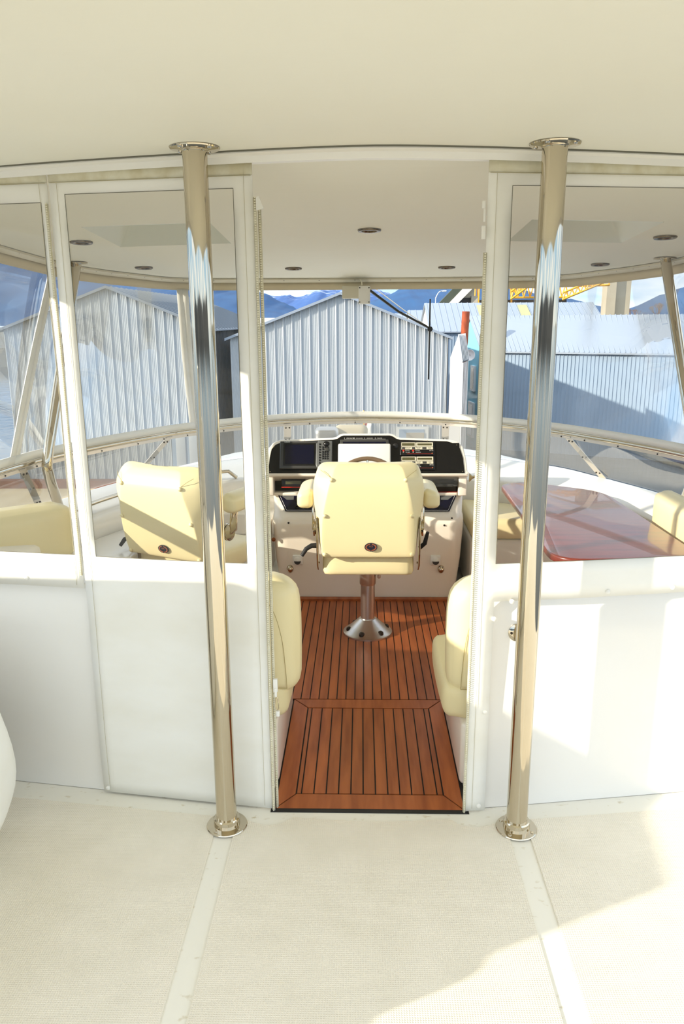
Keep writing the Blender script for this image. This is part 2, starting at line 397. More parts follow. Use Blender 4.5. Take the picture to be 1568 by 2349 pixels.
# ---- tinted wind deflector and moulded coaming
def cz(i, f):                                 # coaming height along plan, f 0 inner .. 1 outer
    return .60+.045*f
rows = [[(x, y, cz(i, 1)+.0+0*i) for i, (x, y) in enumerate(coam)], [(CX+(x-CX)*.985, y-.03, .78) for x, y in [((a[0]+b[0])/2, (a[1]+b[1])/2) for a, b in zip(coam, rail)]], [(x, y+.004, .905) for x, y in rail]]
o = sheet(rows).build('window_6', 'tinted'); tag(o, kind='structure')
def mix2(p, q, t_): return (p[0]+(q[0]-p[0])*t_, p[1]+(q[1]-p[1])*t_)
prof = [(1.06, -.6), (1.06, .60), (1.0, .64), (.9, .645), (.62, .625), (.2, .60), (.05, .59), (0, .575), (-.02, .50), (-.03, .28), (-.03, -.02)]
rows = [[mix2(inner[i], coam[i], f)+(z,) for i in range(len(coam))] for f, z in prof]
o = sheet(rows).build('wall_coaming', 'gelcoat', sharp=50); tag(o, kind='structure')

# ---- floor: moulded aft deck, teak cockpit sole
fl = MB()
xsf = [-2.2+i*4.4/44 for i in range(45)]
def deck_front(x): return curtain_y(x)-.012
strips = [(-.473, -.41), (.472, .537)]
fl.add([(-2.2, -1.6, -.0015), (2.2, -1.6, -.0015), (2.2, 2.55, -.0015), (-2.2, 2.55, -.0015), (-2.2, -1.6, -.08), (2.2, -1.6, -.08), (2.2, 2.55, -.08), (-2.2, 2.55, -.08)],
       [(0, 1, 2, 3), (7, 6, 5, 4), (0, 4, 5, 1), (1, 5, 6, 2), (2, 6, 7, 3), (3, 7, 4, 0)])
floor = fl.build('floor', 'deck_smooth'); tag(floor, kind='structure')
def waterway(x):
    u = abs(x-CX)
    y = curtain_y(x)-.06-.02*u
    if .28 < u < .42: y -= .022*math.sin((u-.28)/.14*PI)
    if u < .28: y = min(2.245, y+.03)
    return y
for a, b in ((-2.2, -.473), (-.41, .472), (.537, 2.2)):
    ns = max(3, int((b-a)/.03)); xx = [a+(b-a)*i/ns for i in range(ns+1)]
    p = MB(); p.prism([(x, waterway(x)) for x in xx]+[(b, -1.6), (a, -1.6)], -.002, .0022, lambda a_, b_, d: (a_, b_, d))
    p.build('nonskid_panel', 'nonskid', floor, sharp=30)
# cockpit sole
MB().box(-1.62, 1.70, 2.25, 5.3, -.05, -.021).build('sole_pan', 'gelcoat', floor)
ck = MB(); ck.box(-1.55, 1.65, 3.02, 4.28, -.02, -.001); ck.box(-.305, .36, 2.243, 3.04, -.02, -.001); sole = ck.build('caulking', 'caulk', floor)
pk = MB(); x = -.263-.0391*30; g = .0048
while x < 1.5:
    if -1.5 < x: pk.box(x+g/2, x+.0391-g/2, 3.035, 4.232, -.004, .0015)
    x += .0391
pk.box(-1.5, 1.6, 4.237, 4.275, -.004, .012)
pk.build('teak_planking', 'teak', floor, smooth=False)
hh = MB(); a0, b0, a1, b1 = -.290, .345, -.226, .284; y0, ya, yb, y1 = 2.262, 2.345, 2.952, 3.028; g = .003
def flat(pts, z0=-.004, z1=.002): hh.prism(pts, z0, z1, lambda a, b, d: (a, b, d))
flat([(a0+g, y0), (b0-g, y0), (b1-g/2, ya-g), (a1+g/2, ya-g)]); flat([(a0+g, y1), (a1+g/2, yb+g), (b1-g/2, yb+g), (b0-g, y1)])
flat([(a0, y0+g), (a1-g, ya), (a1-g, yb), (a0, y1-g)]); flat([(b0, y0+g), (b0, y1-g), (b1+g, yb), (b1+g, ya)])
sm = [a1, -.209]+[-.209+.0428*k for k in range(1, 11)]+[.262, b1]
sm = [a1, -.2085, -.1655, -.1225, -.0795, -.0365, .0065, .0495, .0925, .1345, .1755, .2180, .2630, b1]
for p, q in zip(sm[:-1], sm[1:]): flat([(p+.0024, ya+.003), (q-.0024, ya+.003), (q-.0024, yb-.003), (p+.0024, yb-.003)])
hh.build('teak_hatch', 'teak', floor, smooth=False)
# black gasket at the threshold
MB().box(-.298, .352, 2.243, 2.262, -.004, .001).build('threshold_gasket', 'black_rubber', floor)

# ---- aft bulkhead behind the curtains (below the windows)
for s, nm in ((-1, 'port'), (1, 'starboard')):
    pts = []
    x0 = .37 if s > 0 else -.345
    xx = [x0+s*i*(1.55)/24 for i in range(25)]
    r = .06
    rows = []
    for z in (0., .2, .4, .6, .70, .745, .757, .76):
        ins = 0 if z < .7 else (.0 if z < .745 else .02)
        rows.append([(x, curtain_y(x)+.012+ins*1.0, z) for x in xx])
    rows.append([(x, curtain_y(x)+.13, .765) for x in xx]); rows.append([(x, curtain_y(x)+.13, 0) for x in xx])
    m_ = sheet(rows); n_ = len(xx)
    m_.f.append(tuple(k*n_ for k in range(len(rows)))); m_.f.append(tuple(k*n_+n_-1 for k in range(len(rows)))[::-1])
    o = m_.build('wall_aft_'+nm, 'gelcoat', sharp=50); tag(o, kind='structure')

# ---- port arch wing beside the aft deck (unseen, added to shade the deck)
wing = [(.60, 0), (.60, 1.08), (.92, 1.10), (1.35, 1.38), (1.55, 1.39), (1.95, 1.12), (2.30, .88), (3.0, .66), (3.0, 0)]
for s in (-1,):
    o = MB().prism(wing, -.045, .045, lambda a, b, d, s=s: (CX+s*1.99+d, a, b)).build('shade_wing', 'gelcoat', bevel=.02)
    tag(o, 'white moulded arch added unseen at the port edge of the aft deck to shade it', 'blocker')

# ================================================================ AFT CURTAINS
def curtain(name, label, x0, x1, z0, z1, wx0, wx1, wz0, wz1, extra=None, wob=1.0, seed=0, off=0.):
    th = empty(name, (0, 0, 0)); tag(th, label, 'curtain', 'canvas curtains hung from the aft roof track')
    def seg(a, b, st): n = max(1, int(abs(b-a)/st)); return [a+(b-a)*i/n for i in range(n)]
    xs = seg(x0, wx0, .03)+seg(wx0, wx1, .06)+seg(wx1, x1, .03)+[x1]
    zs = seg(z0, wz0, .04)+seg(wz0, wz1, .08)+seg(wz1, z1, .03)+[z1]
    def P(x, z, d=0.):
        w = noise.noise(Vector((x*2.2+seed, z*2.0, seed)))*.010+noise.noise(Vector((x*7, z*3.3+seed, 2)))*.0035
        f = min(1, max(0, (2.0-z)/.4))*min(1, max(0, z/.1))*wob
        return (x, curtain_y(x)-.004+w*f+d+off, z)
    mb = MB(); nx = len(xs)
    vs = [P(x, z) for z in zs for x in xs]; fs = []
    for j in range(len(zs)-1):
        for i in range(nx-1):
            cx, cz_ = (xs[i]+xs[i+1])/2, (zs[j]+zs[j+1])/2
            if wx0 < cx < wx1 and wz0 < cz_ < wz1: continue
            if extra and not extra(cx, cz_): continue
            fs.append((j*nx+i, j*nx+i+1, (j+1)*nx+i+1, (j+1)*nx+i))
    mb.add(vs, fs); mb.build('canvas_panel', 'canvas', th, solid=.0025, sharp=60)
    # clear pane, edged with a dark bead
    pz = seg(wz0, wz1, .1)+[wz1]; px = seg(wx0, wx1, .06)+[wx1]
    pn = sheet([[P(x, z, .003) for x in px] for z in pz]).build('window_pane', 'vinyl_clear', th)
    bd = MB(); r = .0010
    bd.tube([P(x, wz0, -.001) for x in px], r, 6); bd.tube([P(x, wz1, -.001) for x in px], r, 6)
    for wx in (wx0, wx1): bd.tube([P(wx, z, -.001) for z in pz], r, 6)
    bd.build('pane_bead', 'gasket', th)
    # hem along the top and stitch lines
    hm = sheet([[P(x, z, -.003) for x in seg(x0, x1, .05)+[x1]] for z in (z1, z1-.034)])
    hm.build('top_hem', 'canvas_hem', th, solid=.002)
    st = MB()
    for wz in (z1-.035,): st.tube([P(x, wz, -.005) for x in seg(x0+.004, x1-.004, .05)+[x1-.004]], .0009, 5)
    for wx in ((x0+.024, x1-.024)):
        st.tube([P(wx, z, -.0035) for z in seg(max(z0, 0)+.01, z1-.01, .05)+[z1-.01]], .0006, 5)
    st.build('stitching', 'stitch', th)
    return th, P
def teeth(th, P, x, z0, z1, step=.0066, w=.004, d=-.004, tape=.010, tx=0):
    mb = MB(); z = z0; 
    while z < z1:
        p = P(x, z, d); mb.box(p[0]-w/2, p[0]+w/2, p[1]-.002, p[1]+.001, z, z+step*.55); z += step
    zs = [z0+(z1-z0)*i/30 for i in range(31)]
    o = mb.build('zipper', 'zipper', th, smooth=False)
    tp = sheet([[P(x+tx-tape/2, z, d+.003) for z in zs], [P(x+tx+tape/2, z, d+.003) for z in zs]])
    tp.build('zipper_tape', 'canvas_hem', o, solid=.001)
def snaps(th, P, pts):
    for x, z in pts:
        p = P(x, z, -.002); X = Matrix.Translation(p) @ Matrix.Rotation(PI/2, 4, 'X')
        MB().lathe([(0, .0055), (.004, .005), (.0075, .003), (.0082, 0), (0, -.001)][::-1], X=X, n=20).build('snap_button', 'plastic_white', th)
cz1 = hz(-.5, 2.27)-.02
th, P = curtain('enclosure_curtain', 'white canvas curtain panel with a clear window, just left of the open doorway', -.898, -.300, .006, cz1, -.852, -.355, .868, 1.955, seed=1.3)
teeth(th, P, -.294, .0, 1.93, d=-.006); teeth(th, P, -.284, .0, 1.90, d=.012)
snaps(th, P, [(-.882, .022)])
# zip pull and its ring
zp = MB(); q = P(-.277, .45, .0); zp.box(q[0]-.006, q[0]+.008, q[1]-.008, q[1]+.004, .44, .485, Matrix.Translation((0, 0, 0)))
zp.box(q[0]-.002, q[0]+.006, q[1]-.011, q[1]-.006, .425, .455); zo = zp.build('zip_slider', 'plastic_white', th, bevel=.002)
MB().tube([(q[0]+.003, q[1]-.008, .43), (q[0]+.010, q[1]-.009, .41), (q[0]+.010, q[1]-.009, .385), (q[0]+.004, q[1]-.008, .37), (q[0]+.0, q[1]-.008, .39), (q[0]+.0, q[1]-.008, .42)], .0016, 6).build('zip_ring', 'steel', zo)
MB().lathe([(0, 0), (.0065, 0), (.0065, .018), (0, .018)], (q[0]+.007, q[1]-.009, .358), n=12).build('zip_tag', 'plastic_white', zo)
zp = MB(); q = P(-.279, 1.915, .0); zp.prism([(-.012, -.02), (.008, -.014), (-.004, .018), (-.012, .014)], 0, .006, lambda a, b, d: (q[0]+a, q[1]+d-.004, 1.915+b)).build('zip_end_tab', 'plastic_white', th)

th, P = curtain('enclosure_curtain', 'white canvas curtain at the far left with a clear window above a snapped hem', -1.86, -.905, .755, cz1, -1.80, -.928, .868, 1.935, seed=4.1, off=.003)
snaps(th, P, [(-1.105, .78), (-1.5, .78)]); teeth(th, P, -.910, .80, 1.93, d=-.007)
def right_shape(x, z):
    if z > .76: return True
    if x < .405: return True
    if z > .735: return True
    dx, dz_ = x-.405, .735-z
    return dx*1.0+dz_ < .05 and False or ((dx-.06)**2+(dz_-.06)**2 > .06**2 and dx < .06 and dz_ < .06)
th, P = curtain('enclosure_curtain', 'white canvas curtain with a long clear window, right of the open doorway', .345, 1.84, .004, cz1, .413, 1.78, .870, 1.955, extra=right_shape, seed=8.8)
teeth(th, P, .343, .0, 1.78, d=-.004)
snaps(th, P, [(.415, .69), (.400, .366), (.392, .022), (.47, .745), (.778, .762), (.995, .765)])
zp = MB(); q = P(.338, 1.86, .0)
zp.box(q[0]-.008, q[0]+.001, q[1]-.006, q[1]+.002, 1.895, 1.915); zp.box(q[0]-.004, q[0]+.002, q[1]-.006, q[1], 1.86, 1.895); zp.box(q[0]-.008, q[0]+.003, q[1]-.010, q[1], 1.815, 1.85); zp.build('zip_slider', 'plastic_white', th, bevel=.0015)

# ================================================================ STEEL POLES
def aft_pole(x, label, h, y=2.17):
    th = empty('support_pole', (x, y, 0)); tag(th, label, 'pole', 'stainless poles under the aft roof')
    MB().lathe([(0, 0), (.033, 0), (.033, h), (0, h)], n=48).build('tube', 'steel', th, sharp=50)
    def fl(z, sgn, nm):
        p = MB().lathe([(.030, 0), (.064, 0), (.066, sgn*.002), (.064, sgn*.005), (.043, sgn*.007), (.042, sgn*.03), (.0385, sgn*.034), (.033, sgn*.034)] if sgn > 0 else
                       [(.0331, -.010), (.036, -.009), (.038, -.007), (.043, -.006), (.064, -.005), (.066, -.002), (.064, 0), (.030, 0)], (0, 0, z), n=48).build(nm, 'steel', th, sharp=30)
        each(MB().lathe([(0, 0), (.0065, 0), (.0055, sgn*.004), (0, sgn*.0055)] if sgn > 0 else [(0, -.0055), (.0055, -.004), (.0065, 0), (0, 0)], n=12), 'screw', 'steel', p,
             [Matrix.Translation((.053*math.cos(a), .053*math.sin(a), z+sgn*.005)) for a in [PI/4+k*PI/2+.2 for k in range(4)]])
    fl(.0022, 1, 'floor_flange'); fl(h, -1, 'ceiling_flange')
aft_pole(-.438, 'polished stainless steel pole standing on the deck left of the doorway', hz(-.438, 2.17))
aft_pole(.501, 'polished stainless steel pole standing on the deck right of the doorway', hz(.5, 2.17))
for s, lb in ((-1, 'slanted bent steel pole rising through the left window beside the companion seat'), (1, 'slanted steel pole seen through the right window beside the table')):
    th = empty('roof_strut', (0, 0, 0)); tag(th, lb, 'pole')
    a = Vector((CX+s*1.52, 4.16, hz(CX+s*1.52, 4.16))); b = Vector((CX+s*1.61, 3.74, .90)); c = Vector((CX+s*1.66, 3.98, .60))
    pts = [a, a.lerp(b, .5), b.lerp(a, .05), b, b.lerp(c, .12), b.lerp(c, .6), c]
    pts = [Vector(p) for p in cr_spline([a, a.lerp(b, .5), b.lerp(a, .06), b.lerp(c, .15), b.lerp(c, .6), c], 6)]
    MB().tube(pts, .0265, 28).build('tube', 'steel', th, sharp=60)
    MB().lathe([(0, 0), (.056, 0), (.056, -.005), (.03, -.007), (0, -.007)][::-1], a, n=36).build('ceiling_flange', 'steel', th, sharp=30)

# ---- rail on top of the deflector
th = empty('windshield_rail', (0, 0, 0)); tag(th, 'curved stainless rail running round the front of the cockpit above the tinted deflector', 'rail')
MB().tube([(x, y, RZ-.012) for x, y in rail], .016, 16).build('rail_tube', 'steel', th, sharp=60)
sheet([[(x, y+dy, z) for x, y in rail] for dy, z in ((-.004, .905), (-.004, .885), (.004, .885))]).build('rail_flange', 'aluminium', th)
each(MB().lathe([(0, 0), (.005, 0), (.004, .004), (0, .004)], n=8), 'bolt', 'bolt', th,
     [Matrix.Translation((x, y-.005, .893)) @ Matrix.Rotation(PI/2, 4, 'X') for x, y in rail[3:-3:4]])
def ridx(u, s):
    return min(range(len(rail)), key=lambda i: abs((rail[i][0]-CX)*s-u)+(0 if (rail[i][0]-CX)*s > 0 else 9))
for s in (-1, 1):
    for u in (.52, 1.24, 1.70):
        i = ridx(u, s); j = i+(0 if u < 1 else (4*s if u < 1.5 else -3*s)); j = max(0, min(112, j))
        a = Vector((rail[i][0], rail[i][1]-.006, .90)); c = Vector((coam[j][0], coam[j][1]-.03, .645))
        tng = Vector((rail[min(112, i+1)][0]-rail[i-1][0], rail[min(112, i+1)][1]-rail[i-1][1], 0)).normalized(); nr = Vector((tng.y, -tng.x, 0))
        wd = .026; br = MB(); vs = []
        for p in (a, c): vs += [p-tng*wd, p+tng*wd, p+tng*wd+nr*.005, p-tng*wd+nr*.005]
        br.add(vs, [(0, 1, 2, 3), (7, 6, 5, 4), (0, 4, 5, 1), (1, 5, 6, 2), (2, 6, 7, 3), (3, 7, 4, 0)])
        bo = br.build('bracket', 'aluminium', th, smooth=False)
        each(MB().lathe([(0, 0), (.006, 0), (.005, .004), (0, .005)], n=8), 'bolt', 'bolt', bo,
             [Matrix.Translation(a.lerp(c, f)+tng*w_+nr*.005) @ nr.to_track_quat('Z', 'Y').to_matrix().to_4x4() for f in (.12, .5, .88) for w_ in (-.013, .013)])

# ================================================================ CEILING FITTINGS
for u, y, lb in ((-.43, 4.665, 'round recessed ceiling light, front row left of the centre'), (.46, 4.665, 'round recessed ceiling light, front row right of the centre'), (.0, 3.46, 'round recessed ceiling light on the centreline above the helm seat'),
                 (-1.245, 4.44, 'round recessed ceiling light, front row at the far left'), (1.275, 4.44, 'round recessed ceiling light, front row at the far right'),
                 (-1.28, 3.57, 'round recessed ceiling light beside the left roof hatch'), (1.29, 3.565, 'round recessed ceiling light beside the right roof hatch')):
    x = CX+u; z = hz(x, y); th = empty('ceiling_light', (x, y, z)); th.rotation_euler = (math.atan(-.062), 0, 0); tag(th, lb, 'ceiling light', 'recessed lights in the roof lining')
    MB().lathe([(.030, -.002), (.034, -.007), (.047, -.008), (.050, -.004), (.050, .004), (.030, .004)], n=40).build('bezel', 'bezel_metal', th, sharp=40)
    MB().lathe([(0, -.001), (.031, -.002), (.031, .003), (0, .003)], n=32).build('lens', 'lamp_lens', th)

# ================================================================ HELM CONSOLE
con = empty('helm_console', (CX, 4.4, 0)); tag(con, 'white moulded helm console with a black instrument panel, ahead of the central helm seat', 'helm console')
con.matrix_world = Matrix.Identity(4); con.location = (0, 0, 0)
# lower body: rounded front corners, plan outline extruded
def body_outline(ins=0., y0=4.275):
    pts = []; x0, x1, r = -.53+ins, .605-ins, .09
    for k in range(7): a = PI+k*PI/12; pts.append((x0+r+r*math.cos(a), y0+r+r*math.sin(a)))
    for k in range(7): a = 1.5*PI+k*PI/12; pts.append((x1-r+r*math.cos(a), y0+r+r*math.sin(a)))
    return pts+[(x1, 5.1), (x0, 5.1)]
rows = []
for z, ins, y0 in ((0, .05, 4.285), (.03, .045, 4.280), (.25, .02, 4.272), (.44, .01, 4.268), (.475, .01, 4.272), (.497, .012, 4.286), (.508, .014, 4.305), (.608, .0, 4.405), (.613, .0, 4.42)):
    rows.append([(x, y, z) for x, y in body_outline(ins, y0)])
mb = MB(); n_ = len(rows[0])
mb.add([p for r in rows for p in r], [(i*n_+j, i*n_+(j+1) % n_, (i+1)*n_+(j+1) % n_, (i+1)*n_+j) for i in range(len(rows)-1) for j in range(n_)]+[tuple((len(rows)-1)*n_+j for j in range(n_))])
mb.build('console_body', 'helm_gelcoat', con, sharp=45)
# recessed shelf frame
fr = MB()
fr.box(-.545, .61, 4.50, 4.60, .60, .76)
fr.box(-.545, -.512, 4.36, 4.52, .605, .75); fr.box(.562, .61, 4.36, 4.52, .605, .75); fr.box(-.10, .12, 4.40, 4.52, .605, .75)
fr.box(-.55, .615, 4.335, 4.52, .724, .752); fr.box(-.545, .61, 4.385, 4.52, .600, .618)
fr.build('shelf_frame', 'helm_gelcoat', con, bevel=.006)
MB().box(-.512, -.10, 4.44, 4.50, .618, .724).box(.12, .562, 4.44, 4.50, .618, .724).build('shelf_lining', 'black_plastic', con)
# slanted instrument hood
PB = Vector((0, 4.335, .744)); PT = Vector((0, .100, .201)).normalized(); PNn = Vector((0, -PT.z, PT.y))
def pz(z438): return (z438-.737)/.218*.2245
def PF(a, b, d): v = PB+PT*b+PNn*d; return (a, v.y, v.z)
out_ = [(-.556, -.012), (-.552, .09), (-.540, pz(.885)), (-.515, pz(.918)), (-.478, pz(.934)), (-.42, pz(.938)), (-.17, pz(.947)), (-.145, pz(.953)), (-.128, pz(.966)), (-.105, pz(.972)),
        (.165, pz(.972)), (.188, pz(.966)), (.205, pz(.953)), (.23, pz(.946)), (.50, pz(.937)), (.555, pz(.925)), (.588, pz(.892)), (.603, .09), (.612, -.012)]
MB().prism(out_, -.27, .0, PF).build('instrument_hood', 'helm_gelcoat', con, bevel=.009, seg=4)
inn = [(-.538, .0), (-.532, .09), (-.522, pz(.877)), (-.500, pz(.903)), (-.463, pz(.919)), (-.42, pz(.922)), (-.165, pz(.932)), (-.140, pz(.938)), (-.122, pz(.951)), (-.103, pz(.957)),
       (.163, pz(.957)), (.182, pz(.951)), (.200, pz(.938)), (.225, pz(.931)), (.495, pz(.922)), (.540, pz(.908)), (.568, pz(.880)), (.584, .09), (.591, .0)]
ip = MB().prism(inn, .0, .004, PF).build('instrument_panel', 'black_plastic', con)
def pbox(a0, a1, z0, z1, d0, d1, name, m_, par, bevel=.0, rows_=None):
    mb = MB().prism([(a0, pz(z0)), (a1, pz(z0)), (a1, pz(z1)), (a0, pz(z1))], d0, d1, PF); return mb.build(name, m_, par, bevel=bevel)
def ptext(s, a, z, size, m_, par, d=.0, align='CENTER'):
    v = PB+PT*pz(z)+PNn*d
    X = Matrix(((1, 0, 0, a), (0, PT.y, PNn.y, v.y), (0, PT.z, PNn.z, v.z), (0, 0, 0, 1)))
    return text(s, size, X, m_, par, align=align)
# chart plotter
plot = empty('chart_plotter', (0, 0, 0)); tag(plot, 'dark grey chart plotter with navy screen and keypad, left in the helm panel', 'display')
ob = pbox(-.472, -.168, .757, .919, .003, .024, 'housing', 'dark_grey', plot, .006)
pbox(-.452, -.262, .775, .906, .022, .0255, 'bezel', 'black_plastic', plot, .001)
pbox(-.440, -.274, .785, .896, .0255, .0262, 'screen', 'screen', plot)
kp = MB().prism([(-.262, pz(.778)), (-.255, pz(.760)), (-.172, pz(.760)), (-.170, pz(.918)), (-.252, pz(.918)), (-.253, pz(.905)), (-.262, pz(.905))], .022, .031, PF).build('keypad', 'key_grey', plot, bevel=.003)
def key(r): return MB().lathe([(r*1.15, 0), (r, .0035), (r*.6, .0045), (0, .0046)], n=12)
def PM(a, z, d=.031):
    v = PB+PT*pz(z)+PNn*d; return Matrix(((1, 0, 0, a), (0, PT.y, PNn.y, v.y), (0, PT.z, PNn.z, v.z), (0, 0, 0, 1)))
each(key(.0052), 'key', 'black_plastic', kp, [PM(-.240, .897-.0155*i) for i in range(8)]+[PM(-.222+.0135*i, .852-.0125*j) for j in range(4) for i in range(3)]+[PM(-.222+.014*i, .880) for i in range(3)]+[PM(-.222, .868)])
each(MB().lathe([(.017, 0), (.016, .003), (.012, .003), (.011, .007), (.006, .010), (0, .011)], n=24), 'trackball', 'black_plastic', kp, [PM(-.203, .900)])
each(MB().lathe([(.011, 0), (.010, .006), (.006, .007), (0, .0072)], n=20), 'cursor_pad', 'dark_grey', kp, [PM(-.200, .866)])
ptext('FURUNO', -.446, .9125, .008, 'white_paint', plot, .0245, 'LEFT'); ptext('NavNet', -.214, .785, .010, 'white_paint', plot, .0315)
# centre display behind its white sun cover
ctr = empty('display_cover', (0, 0, 0)); tag(ctr, 'white plastic display cover behind the steering wheel, middle of the black helm panel', 'display cover')
pbox(-.124, .157, .760, .932, .003, .010, 'display_bezel', 'dark_grey', ctr, .003); pbox(-.108, .141, .765, .918, .0095, .0108, 'display_glass', 'screen', ctr)
pbox(-.135, .167, .750, .901, .010, .034, 'cover', 'plastic_white', ctr, .008)
ptext('STBD MAIN TEMP', -.063, .9405, .0062, 'white_paint', ip, .0045); ptext('WATER IN MAIN TEMP', -.012+.0, .9405, .0050, 'white_paint', ip, .0045) if False else None
lb = MB()
for a in (-.100, -.044, .018, .079): lb.prism([(a, pz(.936)), (a+.0012, pz(.936)), (a+.0012, pz(.945)), (a, pz(.945))], .004, .0046, PF)
lb.prism([(-.100, pz(.9352)), (.140, pz(.9352)), (.140, pz(.9359)), (-.100, pz(.9359))], .004, .0046, PF); lb.build('label_rule', 'white_paint', ip)
ptext('STBD IN MAIN TEMP', -.013, .9405, .0042, 'white_paint', ip, .0045); ptext('STBD MAIN TEMP', .048, .9405, .0044, 'white_paint', ip, .0045); ptext('PT MAIN TEMP', .105, .9405, .0044, 'white_paint', ip, .0045)
# engine monitors
def monitor(zb, lb_, red):
    e = empty('engine_monitor', (0, 0, 0)); tag(e, lb_, 'engine monitor', 'engine monitors on the right of the helm panel')
    z = lambda v: zb+v
    pbox(.222, .420, z(-.004), z(.077), .003, .014, 'housing', 'black_plastic', e, .003)
    f = pbox(.230, .412, z(.031), z(.072), .0135, .0155, 'faceplate', 'plastic_aged', e)
    pbox(.233, .306, z(.052), z(.068), .0152, .0162, 'display_left', 'lcd', e); pbox(.322, .405, z(.054), z(.066), .0152, .0162, 'display_right', 'lcd', e)
    pbox(.313, .3155, z(.049), z(.072), .0152, .0162, 'divider', 'black_plastic', e); pbox(.230, .412, z(.0455), z(.0475), .0152, .0162, 'groove', 'dark_grey', e)
    mb = MB()
    for k, (a, b) in enumerate(((.233, .250), (.291, .308), (.350, .373))):
        pbox(a, b, z(.032), z(.044), .0152, .0175, 'button', 'dark_grey', e, .001)
    for a, s_ in ((.268, 'ENGINE TEMP'), (.328, 'PORT STBD'), (.392, 'OIL PSI')):
        ptext(s_, a, z(.041), .0052, 'black_plastic', e, .0156); ptext('ALL DATA' if a < .3 else 'HOURS', a, z(.035), .0045, 'black_plastic', e, .0156)
    each(MB().lathe([(.006, 0), (.005, .003), (0, .004)], n=12), 'alarm_lamp', 'red_paint' if red else 'dark_grey', e, [PM(.242, z(.024), .014), PM(.298, z(.024), .014)])
    each(MB().lathe([(.0045, 0), (.004, .008), (0, .009)], n=10), 'toggle', 'aluminium', e, [PM(.242, z(.014), .014), PM(.298, z(.014), .014)])
    ptext('Stbd Engine', .265, z(.024), .0055, 'white_paint', e, .0145); ptext('Port Engine', .324, z(.024), .0055, 'white_paint', e, .0145)
    ptext('TEST & SET', .265, z(.014), .0055, 'white_paint', e, .0145); ptext('DASH ILLUM', .326, z(.014), .0055, 'white_paint', e, .0145)
    pbox(.262, .404, z(.0060), z(.0068), .0139, .0143, 'red_line', 'red_paint', e)
    ptext('ETM 100', .402, z(.024), .006, 'white_paint', e, .0145)
    each(MB().lathe([(.004, 0), (.004, .003), (0, .004)], n=8), 'corner_screw', 'bronze', e, [PM(.407, z(.008), .014)])
monitor(.840, 'engine monitor with two readouts and a red lamp, upper one on the helm panel', True)
monitor(.757, 'engine monitor partly hidden by the helm seat, lower of the pair on the helm panel', False)
MBk = MB().lathe([(.016, 0), (.016, .004), (.012, .006), (.006, .010), (0, .011)], n=20)
each(MBk, 'key_switch', 'black_rubber', ip, [PM(.197, .895, .004)])
pbox(.432, .565, .757, .912, .0035, .0050, 'blank_plate', 'black_plastic', ip)
each(MB().lathe([(.0035, 0), (.003, .002), (0, .0025)], n=8), 'panel_screw', 'steel', ip, [PM(-.527, .745, .004), PM(-.33, .924, .004), PM(.38, .924, .004), PM(.55, .9, .004), PM(.58, .745, .004), PM(-.51, .89, .004)])
# shelf equipment
rad = empty('vhf_radio', (-.40, 4.42, .64)); tag(rad, 'small black radio with grey display on the left shelf of the helm console', 'radio')
MB().box(-.07, .07, -.035, .05, .0, .052, Matrix.Rotation(-.25, 4, 'X')).build('lower_case', 'black_plastic', rad, bevel=.004)
MB().box(-.055, .06, -.01, .05, .055, .092, Matrix.Rotation(-.2, 4, 'X')).build('upper_case', 'black_plastic', rad, bevel=.004)
MB().box(-.045, .045, -.0375, -.034, .020, .040, Matrix.Rotation(-.25, 4, 'X')).build('radio_display', 'lcd', rad)
MB().box(-.07, .07, -.0385, -.0345, .000, .004, Matrix.Rotation(-.25, 4, 'X')).build('red_trim', 'red_paint', rad)
mic = empty('hand_microphone', (-.235, 4.43, .63)); tag(mic, 'grey hand microphone hanging beside the black radio on the console shelf', 'microphone')
MB().rbox(.035, .022, .03, .015, X=Matrix.Translation((0, -.03, .035))).build('grip', 'dark_grey', mic); MB().box(-.025, .03, -.005, .03, .06, .095).build('grille', 'black_rubber', mic, bevel=.004)
st = empty('stereo_unit', (.36, 4.41, .62)); tag(st, 'black stereo under a clear acrylic splash cover on the right console shelf', 'stereo')
MB().box(-.20, .19, -.02, .04, .0, .048).build('stereo_face', 'black_plastic', st, bevel=.003); MB().box(-.20, .18, -.01, .04, .052, .10).build('stereo_deck', 'dark_grey', st, bevel=.003)
MB().box(-.20, .17, -.0225, -.020, .034, .037).build('key_row', 'key_grey', st); MB().box(-.20, .20, -.0225, -.019, .001, .003).build('red_trim', 'red_paint', st)
MB().prism([(.0, .044), (-.055, .044), (-.04, .10), (.02, .10)], -.205, .195, lambda a, b, d: (d, a-.005, b)).build('splash_cover', 'acrylic', st)
